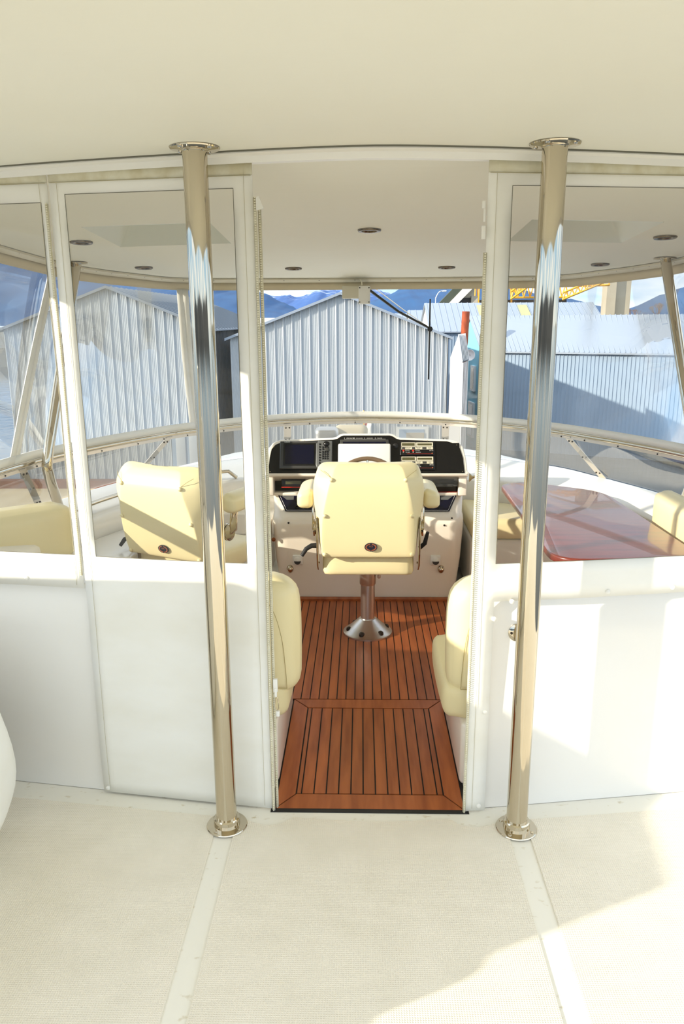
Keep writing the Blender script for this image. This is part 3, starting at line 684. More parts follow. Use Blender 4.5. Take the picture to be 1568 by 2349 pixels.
# switch panels on the sloping ledge
SB = Vector((0, 4.302, .5085)); ST = Vector((0, .100, .100)).normalized(); SN = Vector((0, -ST.z, ST.y))
def SF(a, b, d): v = SB+ST*b+SN*d; return (a, v.y, v.z)
def SM(a, b, d): v = SB+ST*b+SN*d; return Matrix(((1, 0, 0, a), (0, ST.y, SN.y, v.y), (0, ST.z, SN.z, v.z), (0, 0, 0, 1)))
for s, lb_ in ((-1, 'black trapezoid switch panel left of the helm seat'), (1, 'black trapezoid switch panel right of the helm seat')):
    f = lambda a: CX+s*a if True else a
    e = empty('switch_panel', (0, 0, 0)); tag(e, lb_, 'switch panel', 'switch panels on the console ledge')
    pts = [(CX+s*.20, .018), (CX+s*.475, .018), (CX+s*.525, .130), (CX+s*.20, .130)]
    MB().prism(pts, .0, .006, SF).build('backing', 'navy', e, bevel=.002)
    ln = MB()
    q = [(CX+s*.215, .024), (CX+s*.468, .024), (CX+s*.512, .124), (CX+s*.215, .124)]
    for a, b in zip(q, q[1:]+q[:1]): ln.tube([SF(a[0], a[1], .006), SF(b[0], b[1], .006)], .0009, 4)
    ln.build('outline', 'white_paint', e)
    each(MB().lathe([(.013, 0), (.012, .005), (.006, .006), (.005, .018), (0, .019)], n=16), 'switch', 'black_plastic', e, [SM(CX+s*a, b, .006) for a in (.26, .31, .36, .41) for b in (.045, .09)])
    each(MB().lathe([(.003, 0), (.003, .012), (0, .013)], n=8), 'toggle', 'steel', e, [SM(CX+s*a, b, .012) for a in (.285, .335) for b in (.052,)])
    MB().prism([(CX+s*.47, .095), (CX+s*.50, .12), (CX+s*.43, .12), (CX+s*.43, .095)], .006, .0066, SF).build('symbol_plate', 'key_grey', e)
# steering wheel
sw = empty('steering_wheel', (CX-.0, 4.06, .695)); sw.rotation_euler = (math.radians(62), 0, 0); tag(sw, 'wood and steel rimmed steering wheel showing above the helm seat back', 'steering wheel')
ring = [(.19*math.cos(2*PI*k/48), .19*math.sin(2*PI*k/48), 0) for k in range(49)]
MB().tube(ring, .0125, 12, False).build('rim', 'wheel_rim', sw, sharp=80)
for k in range(3):
    a = PI/2+k*2*PI/3; MB().tube([(0, 0, -.03), (.1*math.cos(a), .1*math.sin(a), -.02), (.185*math.cos(a), .185*math.sin(a), 0)], .007, 8).build('spoke', 'steel', sw)
MB().lathe([(0, -.12), (.02, -.12), (.03, -.05), (.04, -.04), (.035, -.01), (0, -.005)], n=24).build('hub', 'steel', sw)
# details on the console front
for x, z, lb_ in ((-.372, .243, 'left'), (.430, .243, 'right')):
    e = empty('courtesy_light', (x, 4.268, z)); tag(e, 'square white half-hooded courtesy light low on the console, %s of the seat column' % lb_, 'courtesy light', 'courtesy lights on the console front')
    MB().box(-.030, .030, -.010, .004, -.030, .030).build('plate', 'plastic_white', e, bevel=.006)
    MB().lathe([(.021, 0), (.020, .008), (.012, .014), (0, .016)], X=Matrix.Translation((0, -.008, 0)) @ Matrix.Rotation(PI/2, 4, 'X'), n=24).build('hood', 'plastic_white', e)
    MB().prism([(.019*math.cos(a), .019*math.sin(a)-.003) for a in [PI+k*PI/12 for k in range(13)]], -.026, -.008, lambda a, b, d: (a, d, b)).build('lamp_opening', 'dark_grey', e)
for x, lb_ in ((-.418, 'left'), (.464, 'right')):
    e = MB().lathe([(.020, 0), (.019, .008), (.013, .017), (.005, .021), (0, .0215)], X=Matrix.Translation((x, 4.272, .186)) @ Matrix.Rotation(PI/2, 4, 'X') @ Matrix.Scale(1.25, 4, (0, 1, 0)), n=24).build('shell_vent', 'steel')
    tag(e, 'small chrome clamshell vent low on the %s of the console front' % lb_, 'vent', 'chrome vents on the console front')
dr = MB().prism([(-.575, .16), (-.475, .16), (-.475, .46), (-.575, .46)], 0, .004, lambda a, b, d: (-.5325-d+.0, 4.40+(b-b)+(a+.525)*2.4, b))
dr.build('locker_door', 'helm_gelcoat', con, bevel=.0015)
MB().lathe([(.007, 0), (.007, .012), (.012, .016), (.012, .022), (0, .023)], X=Matrix.Translation((-.509, 4.278, .368)) @ Matrix.Rotation(PI/2, 4, 'X'), n=16).build('locker_knob', 'copper_shade', con)
each(MB().lathe([(.006, 0), (.005, .004), (0, .005)], n=10), 'cap_screw', 'bolt', con, [Matrix.Translation(p) @ Matrix.Rotation(PI/2, 4, 'X') for p in ((-.421, 4.268, .466), (.476, 4.268, .452), (.520, 4.285, .49))])

# ================================================================ HELM SEATS
def chair_shape():
    th = empty('helm_chair', (0, 0, 0))
    # base flange and column
    b = MB().lathe([(0, 0), (.128, 0), (.128, .008), (.118, .012), (.052, .072), (.043, .080), (0, .080)], n=48).build('base_flange', 'steel_satin', th, sharp=30)
    for k in range(6):
        a = -PI/2-.32+k*PI/3
        MB().lathe([(0, 0), (.017, 0), (.015, .012), (.009, .017), (0, .018)], (.098*math.cos(a), .098*math.sin(a), .018), n=12).build('bolt_pocket', 'bolt', b)
    MB().lathe([(0, .07), (.037, .07), (.037, .30), (0, .30)], n=36).build('column', 'steel_satin', th)
    MB().lathe([(0, .268), (.040, .268), (.0425, .275), (.0425, .345), (0, .345)], n=36).build('clamp_collar', 'aluminium', th, sharp=40)
    MB().lathe([(0, .343), (.045, .345), (.047, .39), (0, .39)], n=32).build('swivel', 'black_plastic', th)
    MB().rbox(.008, .016, .022, .007, X=Matrix.Translation((.058, -.01, .325))).build('clamp_lug', 'aluminium', th)
    MB().tube([(.035, -.02, .352), (.065, -.04, .352), (.098, -.055, .342)], [.008, .007, .006], 8).build('swivel_lever', 'black_rubber', th)
    # seat cushion
    MB().box(-.19, .19, -.17, .2, .378, .395).build('seat_pan', 'aluminium', th, bevel=.004)
    MB().rbox(.232, .235, .055, .022, .008, X=Matrix.Translation((0, .02, .437)), shape=lambda p: Vector((p.x*(1-.05*(p.y < 0)), p.y, p.z+max(0, p.y-.1)*-.1))).build('seat_cushion', 'vinyl_cream', th, sharp=180)
    # backrest: rear panel with softly bevelled bolsters, lofted level by level
    lev = [(.492, .195, .212, .012, .10), (.497, .216, .230, .0, .12), (.53, .222, .236, -.005, .135), (.62, .224, .243, -.010, .145), (.715, .216, .258, -.012, .150), (.80, .196, .268, -.012, .15), (.865, .182, .262, -.008, .146), (.888, .172, .252, .002, .142), (.918, .165, .245, .026, .132), (.938, .150, .225, .050, .115), (.943, .12, .19, .066, .100)]
    mb = MB(); rows = []
    for z, wp, w, yr, yf in lev:
        h = []
        for x, y in ((0, yr), (wp*.5, yr), (wp-.010, yr), (wp-.001, yr+.0005), (wp+.006, yr+.006), (w-.008, yr+.048), (w, yr+.07), (w-.004, yf-.02), (w-.03, yf), (w*.5, yf-.012), (0, yf-.018)): h.append((x, y, z))
        rows.append(h+[(-x, y, z) for x, y, z in h[-2:0:-1]])
    n = len(rows[0]); mb.add([p for r in rows for p in r], [(i*n+j, i*n+(j+1) % n, (i+1)*n+(j+1) % n, (i+1)*n+j) for i in range(len(rows)-1) for j in range(n)]+[tuple(range(n))[::-1], tuple((len(rows)-1)*n+j for j in range(n))])
    mb.v = [(x, y-.275, z) for x, y, z in mb.v]
    bk = mb.build('backrest', 'vinyl_cream', th, sub=2, sharp=180)
    sm = MB()
    for s in (-1, 1): sm.tube([(s*.175, -.272, .885), (s*.205, -.256, .905), (s*.226, -.232, .915)], .0012, 5)
    sm.tube([(-.15, -.2545, .906), (0, -.2535, .907), (.15, -.2545, .906)], .001, 5)
    sm.build('seam', 'seam', bk)
    X = lambda p: Matrix.Translation(p) @ Matrix.Rotation(PI/2, 4, 'X')
    each(MB().lathe([(.0105, -.002), (.0100, .003), (.007, .007), (0, .0085)], n=18), 'upholstery_button', 'vinyl_cream', bk, [X((s*a, y, z)) for s in (-1, 1) for a, y, z in ((.173, -.279, .876), (.206, -.288, .705), (.208, -.278, .513))], sharp=180)
    e = MB().prism([(.0305*math.cos(2*PI*k/36), .021*math.sin(2*PI*k/36)) for k in range(36)], -.291, -.286, lambda a, b, d: (a+.012, d, b+.553)).build('badge', 'navy', bk)
    for r0, r1, a_, b_ in ((.0245, .017, PI*.56, PI*1.47), (.0245, .017, -PI*.47, PI*.44)):
        rg = MB(); k = 14; v = []
        for i in range(k+1):
            a = a_+(b_-a_)*i/k; v += [(.012+.0262*math.cos(a), -.2915, .553+.0180*math.sin(a)), (.012+.0205*math.cos(a), -.2915, .553+.0130*math.sin(a))]
        rg.add(v, [(2*i, 2*i+1, 2*i+3, 2*i+2) for i in range(k)]); rg.build('wreath', 'bronze', e)
    text('ACE', .010, Matrix.Translation((.012, -.2916, .557)) @ Matrix.Rotation(PI/2, 4, 'X'), 'bronze', e)
    for s in (-1, 1):
        # arm pad, curved bracket, hinge discs, side plate
        MB().rbox(.041, .15, .052, .032, X=Matrix.Translation((s*.306, -.03, .762)), shape=lambda p, s=s: Vector((p.x, p.y, p.z-.30*max(0, p.x*s+.041)*(p.z+.052)/.104))).build('armrest', 'vinyl_cream', th, sharp=180)
        MB().prism([(-.10, .716), (-.035, .716), (-.055, .67), (-.06, .60), (-.115, .59), (-.112, .65)], s*.268, s*.277, lambda a, b, d: (d, a, b)).build('arm_bracket', 'steel', th, bevel=.0015)
        D = Matrix.Translation((s*.249, -.11, .60)) @ Matrix.Rotation(s*PI/2, 4, 'Y')
        MB().lathe([(0, 0), (.042, 0), (.042, .008), (.034, .009), (.034, .013), (.042, .014), (.042, .021), (.02, .023), (0, .023)], X=D, n=32).build('hinge_disc', 'steel', th, sharp=30)
        MB().prism([(-.262, .69), (-.225, .69), (-.17, .55), (-.13, .42), (-.17, .40), (-.23, .44), (-.262, .53)], s*.243, s*.249, lambda a, b, d: (d, a, b)).build('side_plate', 'steel', th, bevel=.001)
    MB().tube([(-.25, -.20, .535), (-.275, -.215, .538), (-.300, -.225, .525), (-.322, -.235, .492)], [.013, .012, .011, .009], 10).build('recline_lever', 'black_rubber', th)
    MB().tube([(.25, -.20, .525), (.272, -.215, .55), (.285, -.225, .61)], [.011, .011, .008], 10).build('recline_lever', 'black_rubber', th)
    each(MB().lathe([(.006, 0), (.005, .004), (0, .005)], n=10), 'pivot_screw', 'steel', th, [Matrix.Translation((s*.2405, y, z)) @ Matrix.Rotation(s*PI/2, 4, 'Y') for s in (-1, 1) for y, z in ((-.215, .64), (-.14, .43))])
    return th
ch = chair_shape(); ch.location = (CX, 3.775, .0016); tag(ch, 'cream vinyl helm chair on a steel column standing in the middle of the teak floor', 'chair', 'swivelling helm chairs')
c2 = copy_tree(ch); c2.location = (-.835, 3.79, .0016); c2.rotation_euler = (0, 0, math.radians(-25))
for o_ in c2.children:
    if o_.name.startswith('backrest'): o_.matrix_local = Matrix.Translation((0, -.2, .47)) @ Matrix.Rotation(math.radians(11), 4, 'X') @ Matrix.Translation((0, .2, -.47))
c2['category'] = 'chair'; tag(c2, 'cream vinyl companion chair turned slightly, seen through the left curtain window', 'chair', 'swivelling helm chairs')

# ================================================================ SETTEES, BENCH, TABLE
def settee(name, label, s, xe, xo, xb, top_r):
    th = empty(name, (0, 0, 0)); tag(th, label, 'settee', 'cream settees beside the doorway')
    xq = -.292 if s < 0 else .346
    MB().box(min(xq, xo), max(xq, xo), 2.40, 3.0, .0, .245).build('base', 'helm_gelcoat', th, bevel=.02)
    MB().rbox(abs(xo-xe)/2, .245, .073, .045, .008, X=Matrix.Translation(((xo+xe)/2, 2.665, .308))).build('seat_cushion', 'vinyl_cream', th, sharp=180)
    bk = MB().rbox(abs(xo-xb)/2, .075, .212, .062, .006, X=Matrix.Translation(((xo+xb)/2, 2.49, .545)), n=16,
              shape=lambda p: Vector((p.x+s*top_r*(max(0, p.z)/.212)**5*(1 if p.x*s < 0 else 0), p.y, p.z))).build('backrest', 'vinyl_cream', th, sharp=180)
    x1 = xb+s*.045
    sm = MB().tube(cr_spline([(xo-s*.05, 2.413, .712), (x1+s*.11, 2.413, .708), (x1+s*.045, 2.413, .665), (x1+s*.012, 2.413, .56), (x1, 2.413, .44), (x1-s*.003, 2.416, .368)], 6), .0011, 5)
    sm.tube([(x1-s*.004, 2.416, .366), (xo-s*.05, 2.416, .366)], .0014, 5); sm.build('seam', 'seam', bk)
    return th
s1 = settee('settee', 'low cream settee seen edge-on just inside the doorway on the left', -1, -.258, -.80, -.215, .03)
s2 = settee('settee', 'low cream settee just inside the doorway on the right, its seat cushion in view', 1, .287, 1.30, .299, .055)
zt = MB().prism([(-.006, 0), (.006, 0), (.007, -.03), (0, -.04), (-.007, -.03)], 0, .003, lambda a, b, d: (.372+a, 2.402+d, .305+b)).build('zip_pull', 'aluminium', s2)
# forward settee run behind the table
th = empty('lounge_settee', (0, 0, 0)); tag(th, 'cream lounge settee running around the table ahead of the right window', 'settee')
fo = [(.645, 4.36), (1.34, 4.36), (1.20, 4.52), (.93, 4.80), (.645, 4.93)]
MB().prism(fo, .0, .335, lambda a, b, d: (a, b, d)).build('base', 'gelcoat', th, bevel=.02)
MB().prism(fo, .337, .462, lambda a, b, d: (a, b, d)).build('seat_cushion', 'vinyl_cream', th, bevel=.035, seg=6, sharp=180)
MB().box(1.36, 1.52, 2.9, 3.9, .0, .335).build('side_base', 'gelcoat', th, bevel=.01)
MB().rbox(.13, .48, .062, .045, .012, X=Matrix.Translation((1.41, 3.42, .398))).build('side_cushion', 'vinyl_cream', th, sharp=180)
MB().rbox(.06, .42, .16, .055, .01, X=Matrix.Translation((1.50, 3.35, .62))).build('side_backrest', 'vinyl_cream', th, sharp=180)
# table
tb = empty('cockpit_table', (0, 0, 0)); tag(tb, 'glossy mahogany table with rounded corners behind the right curtain window', 'table')
def rr(pts, r, k=6):
    out = []; n = len(pts)
    for i in range(n):
        p = Vector(pts[i]); a = Vector(pts[i-1])-p; b = Vector(pts[(i+1) % n])-p; rad = min(r[i], a.length*.45, b.length*.45)
        p0 = p+a.normalized()*rad; p1 = p+b.normalized()*rad
        for j in range(k+1):
            t_ = j/k; q = p0*(1-t_)**2+p*2*t_*(1-t_)+p1*t_*t_; out.append((q.x, q.y))
    return out
tp = rr([(.785, 3.00), (1.41, 3.03), (1.375, 4.30), (.96, 4.57), (.825, 4.48)], [.15, .07, .16, .07, .06])
MB().prism(tp, .615, .648, lambda a, b, d: (a, b, d)).build('tabletop', 'mahogany', tb, bevel=.009, seg=4)
MB().lathe([(0, .0), (.14, .0), (.14, .01), (.045, .03), (.033, .05), (.033, .60), (.09, .61), (.09, .616), (0, .616)], (1.02, 3.3, 0), n=36).build('pedestal', 'steel', tb, sharp=35)
MB().lathe([(0, .0), (.14, .0), (.14, .01), (.045, .03), (.033, .05), (.033, .60), (.09, .61), (.09, .616), (0, .616)], (1.1, 4.0, 0), n=36).build('pedestal', 'steel', tb, sharp=35)
# port side: raised locker, bolster, grab rail
MB().prism([(-1.53, 2.7), (-1.14, 2.7), (-1.14, 3.85), (-1.16, 4.20), (-1.30, 4.22), (-1.44, 3.90), (-1.52, 3.4)], 0, .47, lambda a, b, d: (a, b, d)).build('side_locker', 'gelcoat', None, bevel=.02)
tag(bpy.data.objects['side_locker'], 'white moulded side locker top below the left window, next to the companion chair', 'locker')
bo = MB().rbox(.40, .085, .135, .05, .012, X=Matrix.Translation((-1.735, 3.335, .615)) @ Matrix.Rotation(math.radians(42), 4, 'Z')).build('bolster_cushion', 'vinyl_cream', None, sharp=180)
tag(bo, 'thick cream bolster cushion in the lower corner of the far left window', 'cushion')
gr = empty('grab_rail', (0, 0, 0)); tag(gr, 'low stainless grab rail along the coaming behind the companion chair', 'grab rail')
ii = [i for i in range(14, 43)]
gp = [mix2(inner[i], coam[i], .10)+(.648,) for i in ii]
gp = [(gp[0][0]-.01, gp[0][1]-.03, .60)]+[(gp[0][0], gp[0][1]-.01, .635)]+gp[1:-1]+[(gp[-1][0], gp[-1][1], .60)]
MB().tube(gp, .0125, 14).build('rail_tube', 'steel', gr, sharp=60)
MB().lathe([(0, 0), (.028, 0), (.026, .006), (.014, .012), (0, .012)], (gp[0][0], gp[0][1], .598), n=20).build('end_foot', 'steel', gr)
# chrome fitting on the bulkhead, cleat by the console, covered bench at the left
e = empty('deck_fitting', (.497, 2.288, .632)); tag(e, 'round chrome fitting on the white bulkhead half hidden by the right pole', 'fitting')
MB().lathe([(.030, 0), (.030, .004), (.022, .008), (.012, .010), (0, .010)], X=Matrix.Rotation(PI/2, 4, 'X'), n=32).build('plate', 'steel', e, sharp=30)
each(MB().lathe([(.005, 0), (.004, .004), (0, .005)], n=10), 'screw', 'bolt', e, [Matrix.Translation((-.02, -.006, 0)) @ Matrix.Rotation(PI/2, 4, 'X')])
cl_ = MB().prism([(0, -.02), (.02, .0), (.045, .012), (.045, .02), (.02, .02), (.0, .035)], 0, .02, lambda a, b, d: (.622+a, 4.36+d, .705+b)).build('cleat', 'steel', None, bevel=.003); tag(cl_, 'small chrome cleat on the right side of the helm console', 'cleat')
# covered bench
cv = empty('canvas_cover', (0, 0, 0)); tag(cv, 'cream canvas cover draped over deck gear at the left edge of the aft deck', 'cover')
prof_ = [(0.0, -1.20), (.03, -1.15), (.08, -1.115), (.15, -1.070), (.23, -1.040), (.31, -1.036), (.42, -1.055), (.55, -1.09), (.68, -1.17), (.74, -1.30), (.745, -1.7), (.74, -1.9)]
rows = []
for k in range(25):
    y = .80+k*(2.16-.80)/24; e_ = min(1, (k/24)/.75, (1-k/24)/.10); e_ = math.sin(PI/2*max(0, e_))
    rows.append([(-1.9+(x+1.9)*(.86+.14*e_)+.012*math.sin(y*23+z*9)*(1-z), y, max(.003, z*(.72+.28*e_))) for z, x in prof_])
sheet(rows).build('cover_cloth', 'canvas', cv, solid=.004, sharp=180, sub=1)
MB().tube([(r[0][0]+.006*math.sin(i*1.3), r[0][1], .012) for i, r in enumerate(rows)], .006, 8).build('cover_hem', 'canvas_hem', cv)
MB().box(-1.85, -1.25, .85, 1.98, .0, .62).build('gear_box', 'gelcoat', cv, bevel=.05)
# wiper on the front window
wp = empty('window_wiper', (0, 0, 0)); tag(wp, 'window wiper with cream motor box, black arm and upright blade on the front window', 'wiper')
MB().box(-.125, .015, 5.10, 5.20, 1.735, 1.812).build('motor_case', 'plastic_aged', wp, bevel=.006)
g_ = MB().box(-.020, .055, 5.09, 5.20, 1.700, 1.812).build('gearbox', 'plastic_white', wp, bevel=.008); g_.scale = (1, 1, 1)
each(MB().lathe([(.004, 0), (.004, .002), (0, .003)], n=8), 'screw', 'bolt', wp, [Matrix.Translation((a, 5.089, b)) @ Matrix.Rotation(PI/2, 4, 'X') for a in (-.012, .047) for b in (1.712, 1.80)])
MB().tube([(-.01, 5.10, 1.85), (.0, 5.08, 1.835), (.002, 5.09, 1.82), (-.005, 5.12, 1.81)], .004, 8).build('cable', 'plastic_aged', wp)
MB().tube([(.045, 5.33, 1.80), (.25, 5.37, 1.655), (.46, 5.37, 1.545)], [.010, .009, .007], 8).build('drive_arm', 'black_plastic', wp)
MB().tube([(.09, 5.33, 1.805), (.28, 5.37, 1.668), (.46, 5.37, 1.548)], .003, 6).build('idler_arm', 'steel', wp)
MB().lathe([(0, 0), (.018, 0), (.018, .02), (0, .02)], X=Matrix.Translation((.465, 5.38, 1.538)) @ Matrix.Rotation(PI/2, 4, 'X'), n=14).build('arm_head', 'black_plastic', wp)
MB().box(.457, .466, 5.355, 5.372, 1.20, 1.735).build('blade', 'black_rubber', wp)
MB().tube([(.03, 5.19, 1.80), (.05, 5.33, 1.80)], .007, 8).build('spindle', 'black_plastic', wp)

# ================================================================ HARBOUR BEYOND
WZ = -4.3
MB().add([(-700, -300, WZ), (700, -300, WZ), (700, 900, WZ), (-700, 900, WZ)], [(0, 1, 2, 3)]).build('harbour_water', 'water', None)
tag(bpy.data.objects['harbour_water'], kind='structure')
def corr(path, ztop, zbot, pitch=.052, amp=.026, seam=.31, seamw=.035, seamh=.034):
    """ribbed sheet wall along a straight plan path ((x0,y0),(x1,y1)); ztop(s) gives the roof line"""
    (x0, y0), (x1, y1) = path; L_ = math.hypot(x1-x0, y1-y0); ux, uy = (x1-x0)/L_, (y1-y0)/L_; nx, ny = uy, -ux
    ss = []; k = 0
    while k*seam < L_:
        b0 = k*seam; ss += [(b0, 0), (b0+.006, seamh), (b0+seamw-.006, seamh), (b0+seamw, 0)]
        if amp:
            m = max(1, round((seam-seamw)/pitch)); pp = (seam-seamw)/m
            for i in range(m*4): ss.append((b0+seamw+pp*(i+.5)/4, -amp*(1-math.cos(2*PI*(i+.5)/4/1))/2))
        k += 1
    ss = [q for q in ss if q[0] <= L_]+[(L_, 0)]; vs = []
    for q, o in ss:
        vs.append((x0+ux*q+nx*o, y0+uy*q+ny*o, zbot)); vs.append((x0+ux*q+nx*o, y0+uy*q+ny*o, ztop(q)))
    return MB().add(vs, [(2*i, 2*i+2, 2*i+3, 2*i+1) for i in range(len(ss)-1)])
def gable_house(name, label, xl, xr, ya, yb, ze, zr, xa, wall, roof, over=.18, ribs=True, cat='boathouse', group=None):
    """gable end faces aft (-y); xa apex x"""
    th = empty(name, (0, 0, 0)); tag(th, label, cat, group)
    zt = lambda s: (ze+(zr-ze)*(s)/(xa-xl) if s < xa-xl else zr-(zr-ze)*(s-(xa-xl))/(xr-xa))
    corr(((xl, ya), (xr, ya)), zt, WZ+.35).build('gable_wall', wall, th, sharp=25)
    corr(((xl, yb), (xl, ya)), lambda s: ze, WZ+.35, seam=.31).build('side_wall', wall, th, sharp=25)
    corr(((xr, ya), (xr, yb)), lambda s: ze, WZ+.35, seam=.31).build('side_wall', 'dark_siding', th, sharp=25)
    mL = (zr-ze)/(xa-xl); mR = (zr-ze)/(xr-xa)
    for (x0, z0), (x1, z1), nm in (((xl-over, ze-mL*over), (xa, zr), 'l'), ((xa, zr), (xr+over, ze-mR*over), 'r')):
        rb = MB(); rb.prism([(x0, z0), (x1, z1), (x1, z1+.05), (x0, z0+.05)], ya-over, yb+over, lambda a, b, d: (a, d, b))
        y = ya-over
        while y < yb:
            rb.prism([(x0, z0+.05), (x1, z1+.05), (x1, z1+.09), (x0, z0+.09)], y, y+.04, lambda a, b, d: (a, d, b)); y += .6
        rb.build('roof', roof, th, smooth=False)
    MB().box(xl-.1, xr+.1, ya-.1, yb, WZ-.4, WZ+.34).build('float_base', 'wood_dark', th)
    return th
g1 = gable_house('boathouse', 'large grey corrugated boathouse with a gable end, straight ahead beyond the helm', -4.628, 3.008, 27.6, 42, 0.984, 2.456, -0.736, 'metal_sheet', 'roof_sheet', group='corrugated boathouses')
MB().box(1.24, 2.41, 27.50, 27.56, -3.2, -2.13).build('window_frame', 'metal_rib', g1); MB().box(1.35, 2.25, 27.48, 27.51, -3.2, -2.22).build('window_glass', 'grey_siding', g1); MB().box(1.61, 2.25, 27.46, 27.485, -3.2, -2.34).build('window_blind', 'concrete', g1)
g2 = gable_house('boathouse', 'large grey corrugated boathouse at the left with a pale panelled door', -12.4, -5.25, 27, 42, 1.33, 2.70, -8.68, 'metal_sheet', 'roof_dark', group='corrugated boathouses')
d = MB().box(-6.75, -5.72, 26.90, 26.97, -4.0, -1.95).build('door', 'grey_siding', g2)
for a in (-6.6, -6.13): MB().box(a, a+.34, 26.87, 26.90, -3.7, -2.2).build('door_panel', 'metal_sheet', d, bevel=.01)
# dark-roofed building in the gap
th = empty('harbour_shed', (0, 0, 0)); tag(th, 'low dark shed with a grey roof between the two big boathouses', 'shed')
MB().box(-9, -6.3, 52, 60, WZ, .6).build('shed_wall', 'dark_steel', th); MB().prism([(-9.4, .5), (-7.8, 1.3), (-6.1, .5), (-6.1, .62), (-7.8, 1.42), (-9.4, .62)], 51.5, 60, lambda a, b, d: (a, d, b)).build('shed_roof', 'roof_dark', th)
th = empty('warehouse', (0, 0, 0)); tag(th, 'long low white warehouse roof showing in the gap behind the boathouses', 'warehouse')
MB().box(-26, -4, 90, 100, WZ, .4).build('warehouse_wall', 'white_siding', th); MB().prism([(90, .4), (100, .4), (97, 1.9), (93, 1.9)], -26, -4, lambda a, b, d: (d, a, b)).build('warehouse_roof', 'white_siding', th)
# docks
th = MB().box(-22, -8.2, 16, 26.6, WZ-.3, WZ+.15).build('floating_dock', 'dock_planks', None); tag(th, 'sunlit plank dock floating in front of the left boathouse', 'dock')
th = MB().box(-22, -3.5, 26.35, 26.75, WZ+.1, WZ+.42).build('dock_beam', 'wood_dark', None); tag(th, 'brown timber beam along the foot of the left boathouse', 'beam')
# long building on the right: blue gable end, long ribbed side
def quad_building(name, label, A, B, Cc, D, ze, zr, gw, sw_, rf, cat, zb=WZ, ribs=.21, skyl=()):
    th = empty(name, (0, 0, 0)); tag(th, label, cat)
    A, B, Cc, D = [Vector(p+(0,)) for p in (A, B, Cc, D)]; rA = (A+Cc)/2; rB = (B+D)/2; Z = lambda p, z: (p.x, p.y, z)
    MB().add([Z(A, zb), Z(Cc, zb), Z(Cc, ze), Z(rA, zr-.06), Z(A, ze)], [(0, 1, 2, 3, 4)]).build('gable_wall', gw, th)
    MB().add([Z(B, zb), Z(D, zb), Z(D, ze), Z(rB, zr-.06), Z(B, ze)], [(0, 1, 2, 3, 4)]).build('gable_wall', gw, th)
    MB().add([Z(Cc, zb), Z(D, zb), Z(D, ze), Z(Cc, ze)], [(0, 1, 2, 3)]).build('rear_wall', sw_, th)
    corr(((A.x, A.y), (B.x, B.y)), lambda s: ze, zb, pitch=ribs, amp=.0, seam=.165, seamw=.035, seamh=.03).build('long_wall', sw_, th, sharp=20)
    u = (B-A).normalized(); L_ = (B-A).length; ov = .12
    rb = MB()
    for P0, Q0, P1, Q1 in ((A, rA, B, rB), (Cc, rA, D, rB)):
        e0 = P0+(P0-Q0)*.08; e1 = P1+(P1-Q1)*.08; z_e = ze-(zr-ze)*.08
        vs = [Z(e0-u*ov, z_e), Z(e1+u*ov, z_e), Z(Q1+u*ov, zr), Z(Q0-u*ov, zr)]
        rb.add(vs+[(x, y, z+.07) for x, y, z in vs], [(0, 1, 2, 3), (7, 6, 5, 4), (0, 4, 5, 1), (1, 5, 6, 2), (2, 6, 7, 3), (3, 7, 4, 0)])
        n = int(L_/ribs)
        for k in range(n+1):
            f = k/n; a = e0.lerp(e1, f); b = Q0.lerp(Q1, f); rb.tube([Z(a, z_e+.08), Z(b, zr+.08)], .024, 4)
    rb.build('roof', rf, th, smooth=False)
    for f0, f1 in skyl:
        a0, a1 = A.lerp(B, f0), A.lerp(B, f1); b0, b1 = rA.lerp(rB, f0), rA.lerp(rB, f1); t0, t1 = .12, .88
        q = [a0.lerp(b0, t0), a1.lerp(b1, t0), a1.lerp(b1, t1), a0.lerp(b0, t1)]; zz = [ze+(zr-ze)*t_+.12 for t_ in (t0, t0, t1, t1)]
        MB().add([Z(p, z) for p, z in zip(q, zz)]+[Z(p, z-.05) for p, z in zip(q, zz)], [(0, 1, 2, 3), (0, 4, 5, 1), (1, 5, 6, 2), (2, 6, 7, 3), (3, 7, 4, 0)]).build('skylight', 'skylight_panel', th)
    return th
bh = quad_building('blue_house', 'long metal-roofed boathouse on the right with a bright blue gable end', (5.55, 36.0), (15.5, 31.2), (5.08, 41.0), (17.0, 36.4), .24, 1.70, 'blue_siding', 'grey_siding', 'roof_sheet', 'boathouse')
def on_gable(t_, z, off=.06):                  # point on the blue gable wall, t from front corner to rear corner
    return Vector((5.55+(5.08-5.55)*t_-off, 36+5*t_, z))
def gwin(t0, t1, z0, z1):
    a, b = on_gable(t0, z0), on_gable(t1, z1); th = MB().add([(a.x-.03, a.y, z0), (b.x-.03, b.y, z0), (b.x-.03, b.y, z1), (a.x-.03, a.y, z1), (a.x+.06, a.y, z0), (b.x+.06, b.y, z0), (b.x+.06, b.y, z1), (a.x+.06, a.y, z1)], [(0, 1, 2, 3), (7, 6, 5, 4), (0, 4, 5, 1), (1, 5, 6, 2), (2, 6, 7, 3), (3, 7, 4, 0)]).build('window', 'white_paint', bh)
    t0 += .03; t1 -= .03; a, b = on_gable(t0, z0), on_gable(t1, z1)
    MB().add([(a.x-.04, a.y, z0+.1), (b.x-.04, b.y, z0+.1), (b.x-.04, b.y, z1-.1), (a.x-.04, a.y, z1-.1)], [(0, 1, 2, 3)]).build('pane', 'window_glass', th)
gwin(.72, .90, -1.55, -.50); gwin(.22, .38, -1.75, -.55); gwin(.22, .44, -4.0, -2.3)
